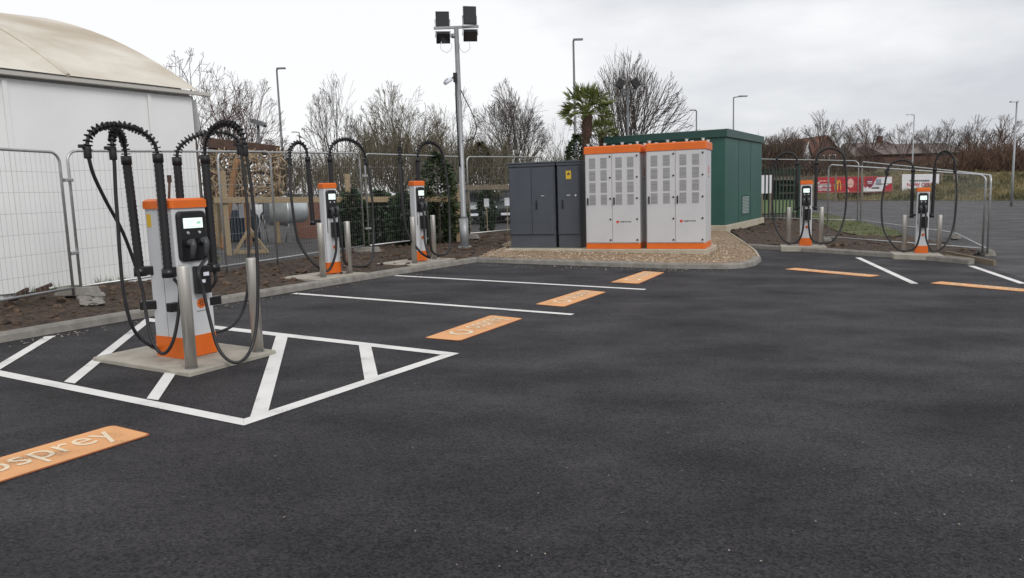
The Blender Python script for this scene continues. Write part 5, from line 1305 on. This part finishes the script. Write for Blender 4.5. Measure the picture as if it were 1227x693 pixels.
# low brick wall
wp = at(374, 268, 26); g = gz(wp.x, wp.y)
bw = thing('brick_wall', 'low red brick wall behind the second charger', 'brick wall', V((wp.x, wp.y, g)))
MB().box(V((wp.x, wp.y, g + .62)), (1.15, .24, 1.24)).build('wall', M_brick, bw, world=True)
MB().box(V((wp.x, wp.y, g + 1.27)), (1.22, .32, .07)).build('coping', M_kerb, bw, world=True, bevel=.008)
# snowy looking netted tops / white sheet between the conifers
for lab, px, py, w in (('crumpled white sheet lying on the rail behind the conifers', 476, 233, 26), ('small white sheet over the conifer left of the third charger', 486, 240, 14)):
    m_ = MB(); Y = 22.2; nx_ = 14; lps = []
    for i in range(nx_ + 1):
        a_ = at(px - w / 2 + w * i / nx_, py + 2 * nz(i, 1, .5), Y); lps.append([a_ + V((0, .0, -.10 + .06 * nz(i, 3, .7))), a_ + V((0, .08, .05 * nz(i, 5, .6) + .02)), a_ + V((0, .35, .03 + .06 * nz(i, 7, .5)))])
    m_.loft(lps, smooth=True, close=False, caps=False); o_ = m_.build('white_sheet', M_banner_white); so_ = o_.modifiers.new('thick', 'SOLIDIFY'); so_.thickness = .01
    tag(o_, lab, 'sheet', 'white sheets among the conifers')

# parked cars
def car(label, p, rz, paint_m, plate=True):
    o = thing('parked_car', label, 'car', p, rz, 'cars parked behind the rail')
    def sec(x, hw, zb, zt, hwt): return [V((x, -hw, zb)), V((x, -hw * 1.02, (zb + zt) * .55)), V((x, -hwt, zt)), V((x, hwt, zt)), V((x, hw * 1.02, (zb + zt) * .55)), V((x, hw, zb))]
    b = MB().loft([sec(-2.08, .70, .38, .70, .66), sec(-1.98, .82, .28, .86, .78), sec(-1.3, .88, .24, .96, .84), sec(-.7, .89, .24, 1.0, .86), sec(1.2, .89, .24, 1.02, .86), sec(1.85, .86, .28, .98, .82), sec(2.05, .74, .4, .86, .72)])
    body = b.build('body', paint_m, o, bevel=.05)
    def gs(x, z, hw): return [V((x, -hw, z)), V((x, hw, z))]
    c = MB(); P_ = [(-1.05, 1.0, .82), (-.35, 1.42, .66), (.2, 1.50, .64), (1.1, 1.47, .63), (1.75, 1.0, .80)]
    c.loft([[V((x, -.84, .98)), V((x, -hw, z)), V((x, hw, z)), V((x, .84, .98))] for x, z, hw in P_], close=True)
    c.build('glasshouse', M_glass, o, bevel=.02)
    MB().loft([[V((x, -hw - .012, z + .012)), V((x, hw + .012, z + .012)), V((x, hw, z + .035)), V((x, -hw, z + .035))] for x, z, hw in P_[1:4]]).build('roof', paint_m, o)
    for sx in (-1.28, 1.28):
        for sy in (-1, 1):
            w = MB().tube([V((sx, sy * .70, .32)), V((sx, sy * .91, .32))], .32, 22).build('wheel', M_tyre, o)
            MB().tube([V((sx, sy * .905, .32)), V((sx, sy * .925, .32))], .20, 16).build('rim', M_alloy, w)
    for sy in (-1, 1): MB().box((-2.0, sy * .58, .72), (.14, .3, .14)).build('headlight', M_chrome, o, bevel=.03)
    MB().box((-2.09, 0, .58), (.04, .7, .16)).build('grille', M_black, o, bevel=.01)
    if plate: MB().box((-2.115, 0, .44), (.02, .5, .11)).build('number_plate', M_label, o)
    return o
P_silver = mat('silver_paint', (0.36, 0.39, 0.39), .3, .5); P_white = mat('white_paint', (.75, .76, .77), .3); P_dark = mat('dark_green_paint', (.06, .075, .07), .3, .3)
def ground_at(px, py, Y):
    p = at(px, py, Y); p.z = gz(p.x, p.y); return p
car('silver car parked behind the floodlight mast', ground_at(574, 250, 36), R(85), P_silver)
car('dark grey car parked beside the silver one, half behind the grey cabinet', ground_at(616, 250, 36.5), R(80), P_dark)
car('white car parked beyond the zinc drum', ground_at(354, 240, 40), R(175), P_white)
for lab, px, py in (('white price card in front of the silver car', 583, 243), ('white price card beside the grey cabinet', 607.5, 242)):
    p = at(px, py, 26); g = gz(p.x, p.y); o = thing('price_card', lab, 'notice', V((p.x, p.y, g)), 0, 'white cards on stakes'); MB().box(p, (.17, .012, .27)).build('card', M_label, o, world=True); MB().box(V((p.x, p.y + .02, (g + p.z) / 2)), (.03, .02, p.z - g)).build('stake', M_timber, o, world=True)
# second rail in front of the cars
a_, b_ = at(548, 225, 25), at(640, 224, 26); d_ = (b_ - a_).normalized(); x_ = V((-d_.y, d_.x, 0)).normalized()
o = thing('post_and_rail', 'grey timber rail in front of the parked cars', 'timber fence', (a_ + b_) / 2)
MB().box((a_ + b_) / 2, ((b_ - a_).length, .05, .16), (d_, x_, Z)).build('rail', M_oldwood, o, world=True, bevel=.008)
for px in (560, 616):
    p = at(px, 222, 25.2); g = gz(p.x, p.y); MB().box(V((p.x, p.y + .08, (g + p.z) / 2)), (.12, .1, p.z - g)).build('post', M_oldwood, o, world=True)
a_, b_ = G(556, 259), G(640, 259)
structure('yard_kerb', MB().box((a_ + b_) / 2 + Z * .05, ((b_ - a_).length, .15, .1)), M_kerb)

# ================================================================== RIGHT BACKGROUND
# wire and timber fence that carries the banners
Yb = G(1090, 239.6).y + 0.6
bf = thing('banner_fence', 'weathered timber post and wire fence carrying the banners', 'fence', ground_at(1090, 236, Yb))
for px in (958, 975, 1001, 1033, 1069, 1078, 1127, 1142, 1165, 1190, 1213, 1238):
    p = ground_at(px, 236, Yb + (px - 1090) * .012); MB().box(p + Z * 1.15, (.13, .13, 2.5)).build('post', M_oldwood, bf, world=True)
for zz in (0.8, 1.5, 2.2):
    a_, b_ = ground_at(935, 236, Yb - 1.9), ground_at(1265, 236, Yb + 2.1); d_ = (b_ - a_).normalized(); x_ = V((-d_.y, d_.x, 0)).normalized()
    MB().box((a_ + b_) / 2 + Z * zz, ((b_ - a_).length, .03, .05), (d_, x_, d_.cross(x_) * -1)).build('rail', M_oldwood, bf, world=True)
def banner_frame(tl, tr_, bl, Y):
    TL, TR, BL = at(*tl, Y), at(*tr_, Y), at(*bl, Y); return TL, (TR - TL), (BL - TL)
# red and white banner
TL, ex, ey = banner_frame((978, 212.5), (1069, 211.5), (978, 231.5), Yb - .35)
nrm = V((0, -1, 0))
bn = thing('advert_banner', 'long red and white advertising banner tied to the fence right of the fourth charger', 'banner', TL + ey)
def bp_(s, t, z=0.0): return TL + ex * s + ey * t + nrm * (z + 0.02 * math.sin(s * 23) * math.sin(t * 3))
def patch(mb, pts, z, sub=1):
    mb.add([bp_(s, t, z) for s, t in pts], [tuple(range(len(pts)))])
m_ = MB()
for i in range(24):
    m_.add([bp_(i / 24, 0), bp_((i + 1) / 24, 0), bp_((i + 1) / 24, 1), bp_(i / 24, 1)], [(0, 1, 2, 3)])
ob = m_.build('sheet', M_banner_red, bn, world=True); so_ = ob.modifiers.new('thick', 'SOLIDIFY'); so_.thickness = .012; so_.offset = -1
m_ = MB(); patch(m_, [(.67, .98), (.74, .60), (.80, .05), (.995, .02), (.995, .40), (.90, .62), (.86, .96)], .035); m_.build('white_field', M_banner_white, bn, world=True)
m_ = MB(); patch(m_, [(.60 + .0, .98), (.62, .58), (.65, .72), (.67, .60), (.70, .74), (.72, .62), (.69, .98)], .035); m_.build('white_flourish', M_banner_white, bn, world=True)
def etxt(body, s, t, w, h, m, z=.04, bold=0.0):
    q = MB(); vs, fs = letters(body, 1, bold, 1.0); hh = max(v.y for v in vs) * 2
    q.add([bp_(s + v.x * w, t - v.y / hh * h, z) for v in vs], fs); q.build('lettering', m, bn, world=True)
etxt("Santa's", .105, .47, .175, .34, M_banner_white, bold=.02); etxt('Grotto', .11, .76, .17, .24, M_banner_white, bold=.02)
q = MB()
for k in range(7):                                # the small illegible top line: a row of pale strokes
    c_ = .03 + k * .022; q.add([bp_(c_, .24 - .05 * (k % 2), .04), bp_(c_ + .014, .22 - .04 * (k % 2), .04), bp_(c_ + .014, .28, .04), bp_(c_, .30, .04)], [(0, 1, 2, 3)])
q.build('small_text', M_pink, bn, world=True)
# gold double arch mark
q = MB()
def stroke(pts, w): 
    for a, b in zip(pts, pts[1:]): q.add([bp_(a[0] - w, a[1], .04), bp_(a[0] + w, a[1], .04), bp_(b[0] + w, b[1], .04), bp_(b[0] - w, b[1], .04)], [(0, 1, 2, 3)])
for c_ in (.262, .300):
    stroke([(c_ + .020 * math.cos(R(k)) * -1, .82 - .62 * math.sin(R(k))) for k in range(0, 181, 15)], .0055)
q.build('arch_mark', M_gold, bn, world=True)
# round figure picture: plain generic shapes in its colours
q = MB(); q.add([bp_(.452 + .043 * math.cos(k * .524), .40 + .30 * math.sin(k * .524), .036) for k in range(12)], [tuple(range(12))]); q.add([bp_(.385, .98, .037), bp_(.41, .70, .037), bp_(.44, .98, .037)], [(0, 1, 2)]); q.build('picture', M_pink, bn, world=True)
q = MB(); q.add([bp_(.705 + .047 * math.cos(k * .393), .36 + .27 * math.sin(k * .393), .045) for k in range(16)], [tuple(range(16))]); q.build('round_emblem', M_plum, bn, world=True)
q = MB(); q.add([bp_(.672, .30, .05), bp_(.735, .30, .05), bp_(.735, .36, .05), bp_(.672, .36, .05)], [(0, 1, 2, 3)]); q.add([bp_(.68, .42, .05), bp_(.73, .42, .05), bp_(.73, .46, .05), bp_(.68, .46, .05)], [(0, 1, 2, 3)]); q.build('emblem_bars', M_banner_white, bn, world=True)
q = MB(); q.add([bp_(.785, .16, .046), bp_(.855, .16, .046), bp_(.855, .52, .046), bp_(.785, .52, .046)], [(0, 1, 2, 3)]); q.build('picture', M_steelblue, bn, world=True)
q = MB(); q.add([bp_(.73, .68, .046), bp_(.83, .66, .046), bp_(.83, .76, .046), bp_(.73, .78, .046)], [(0, 1, 2, 3)]); q.build('small_text', M_ink, bn, world=True)
# white banner
TL, ex, ey = banner_frame((1081, 209), (1125.5, 208.5), (1080.5, 230), Yb - .3)
bn = thing('advert_banner', 'white banner with red NOW OPEN lettering behind the fifth charger', 'banner', TL + ey)
m_ = MB()
for i in range(16): m_.add([bp_(i / 16, 0), bp_((i + 1) / 16, 0), bp_((i + 1) / 16, 1), bp_(i / 16, 1)], [(0, 1, 2, 3)])
ob = m_.build('sheet', M_banner_white, bn, world=True); so_ = ob.modifiers.new('thick', 'SOLIDIFY'); so_.thickness = .012; so_.offset = -1
etxt('NOW OPEN', .50, .60, .72, .22, M_banner_red, .04, .015)
q = MB()
for k in range(11): q.add([bp_(.2 + k * .05, .33, .04), bp_(.235 + k * .05, .33, .04), bp_(.235 + k * .05, .42, .04), bp_(.2 + k * .05, .42, .04)], [(0, 1, 2, 3)])
q.build('small_text', M_ink, bn, world=True)
q = MB(); q.add([bp_(.82, 1, .04), bp_(.88, .78, .04), bp_(1, .72, .04), bp_(1, 1, .04)], [(0, 1, 2, 3)]); q.build('red_swoosh', M_banner_red, bn, world=True)
# pale board behind the palisade
TL, ex, ey = banner_frame((912, 210), (925, 210), (912, 232), 40)
bn = thing('advert_banner', 'plain white board seen through the green palisade fence', 'banner', TL + ey)
MB().box(TL + ex / 2 + ey / 2, (ex.length, .03, ey.length)).build('sheet', M_banner_white, bn, world=True)
for sx in (.12, .88):
    p = TL + ex * sx + ey; g = gz(p.x, p.y); MB().box(V((p.x, p.y + .05, (g + TL.z) / 2)), (.08, .06, TL.z - g)).build('post', M_oldwood, bn, world=True)
# grass behind the palisade
pg = [G(900, 262), G(960, 262), G(968, 250), G(968, 240), G(905, 240)]
relief('grass_verge', pg, 0.4, mat('bright_grass', (.055, .10, .02), .95, c2=(.09, .12, .03), scale=1, bump=.5, bscale=6), lambda x, y: .03 + .04 * nz(x, y, .7, 3))

# houses
def house(label, cpx, bpy_, wpx, eave_py, ridge_py, Y, depth, wall_m, roof_m, gable_front, rz=0.0, windows=(), chimney=None, barge=None):
    c = at(cpx, bpy_, Y); s = Y / F; w = wpx * s
    o = thing('house', label, 'house', c, rz, 'houses on the rise at the right')
    eh = at(cpx, eave_py, Y).z - c.z; rh = at(cpx, ridge_py, Y).z - c.z
    m_ = MB().box((0, depth / 2, eh / 2 - 1.5), (w, depth, eh + 3))
    ov = .25
    if gable_front:
        m_.prism([V((-w / 2, 0, eh)), V((w / 2, 0, eh)), V((0, 0, rh - .05))], V((0, depth, 0)))
    m_.build('wall', wall_m, o)
    r_ = MB()
    if gable_front:
        for sg in (-1, 1):
            r_.prism([V((0, -ov, rh)), V((sg * (w / 2 + ov), -ov, eh - .15)), V((sg * (w / 2 + ov), -ov, eh)), V((0, -ov, rh + .18))], V((0, depth + 2 * ov, 0)))
    else:
        r_.prism([V((-w / 2 - ov, -ov, eh)), V((-w / 2 - ov, depth / 2, rh)), V((-w / 2 - ov, depth + ov, eh))], V((w + 2 * ov, 0, 0)))
    rf = r_.build('roof', roof_m, o)
    if not gable_front: MB().box((0, -ov - .03, eh - .05), (w + .5, .14, .16)).build('gutter', M_black, rf)
    if chimney is not None: MB().box((chimney * w, depth * .5, rh + .3), (.7, .7, 1.3)).build('chimney', M_brickdk, rf)
    for wx, wz, ww, wh in windows:
        f_ = MB().box((wx * w, -.02, wz * eh), (ww, .1, wh)).build('window', M_render, o); MB().box((wx * w, -.075, wz * eh), (ww - .16, .03, wh - .16)).build('pane', M_glass, f_)
    if barge: MB().prism([V((-w / 2 - .3, -.3, eh - .35)), V((-w / 2 - .1, -.3, eh - .5)), V((.05, -.3, rh - .15)), V((0, -.3, rh + .2))], V((0, -.06, 0))).build('bargeboard', M_render, o)
    return o
house('brick house with a pointed gable behind the fourth charger', 990, 202, 34, 183, 163.5, 114, 9, M_brickdk, M_tilered, True, 0.15, ((-.2, .6, 1.1, 1.2), (.22, .6, 1.1, 1.2)), None)
house('small white rendered gable left of the brick gable', 967, 202, 9, 188, 171, 112, 6, M_render, M_tile, True, 0.1, ((0, .55, .45, .8),), None, True)
house('grey roofed bungalow right of the brick gable', 1052, 204, 52, 187, 169, 118, 9, M_brickdk, M_tile, False, -.05, ((-.25, .5, 1.4, 1.0), (.2, .5, 1.4, 1.0)), .3)
house('long low brick terrace with a dark eave above the right chargers', 1108, 207, 104, 184, 170, 114, 10, M_brickdk, M_tile, False, .12, (), None)

print('objects', len(bpy.data.objects), 'verts', sum(len(m.vertices) for m in bpy.data.meshes))
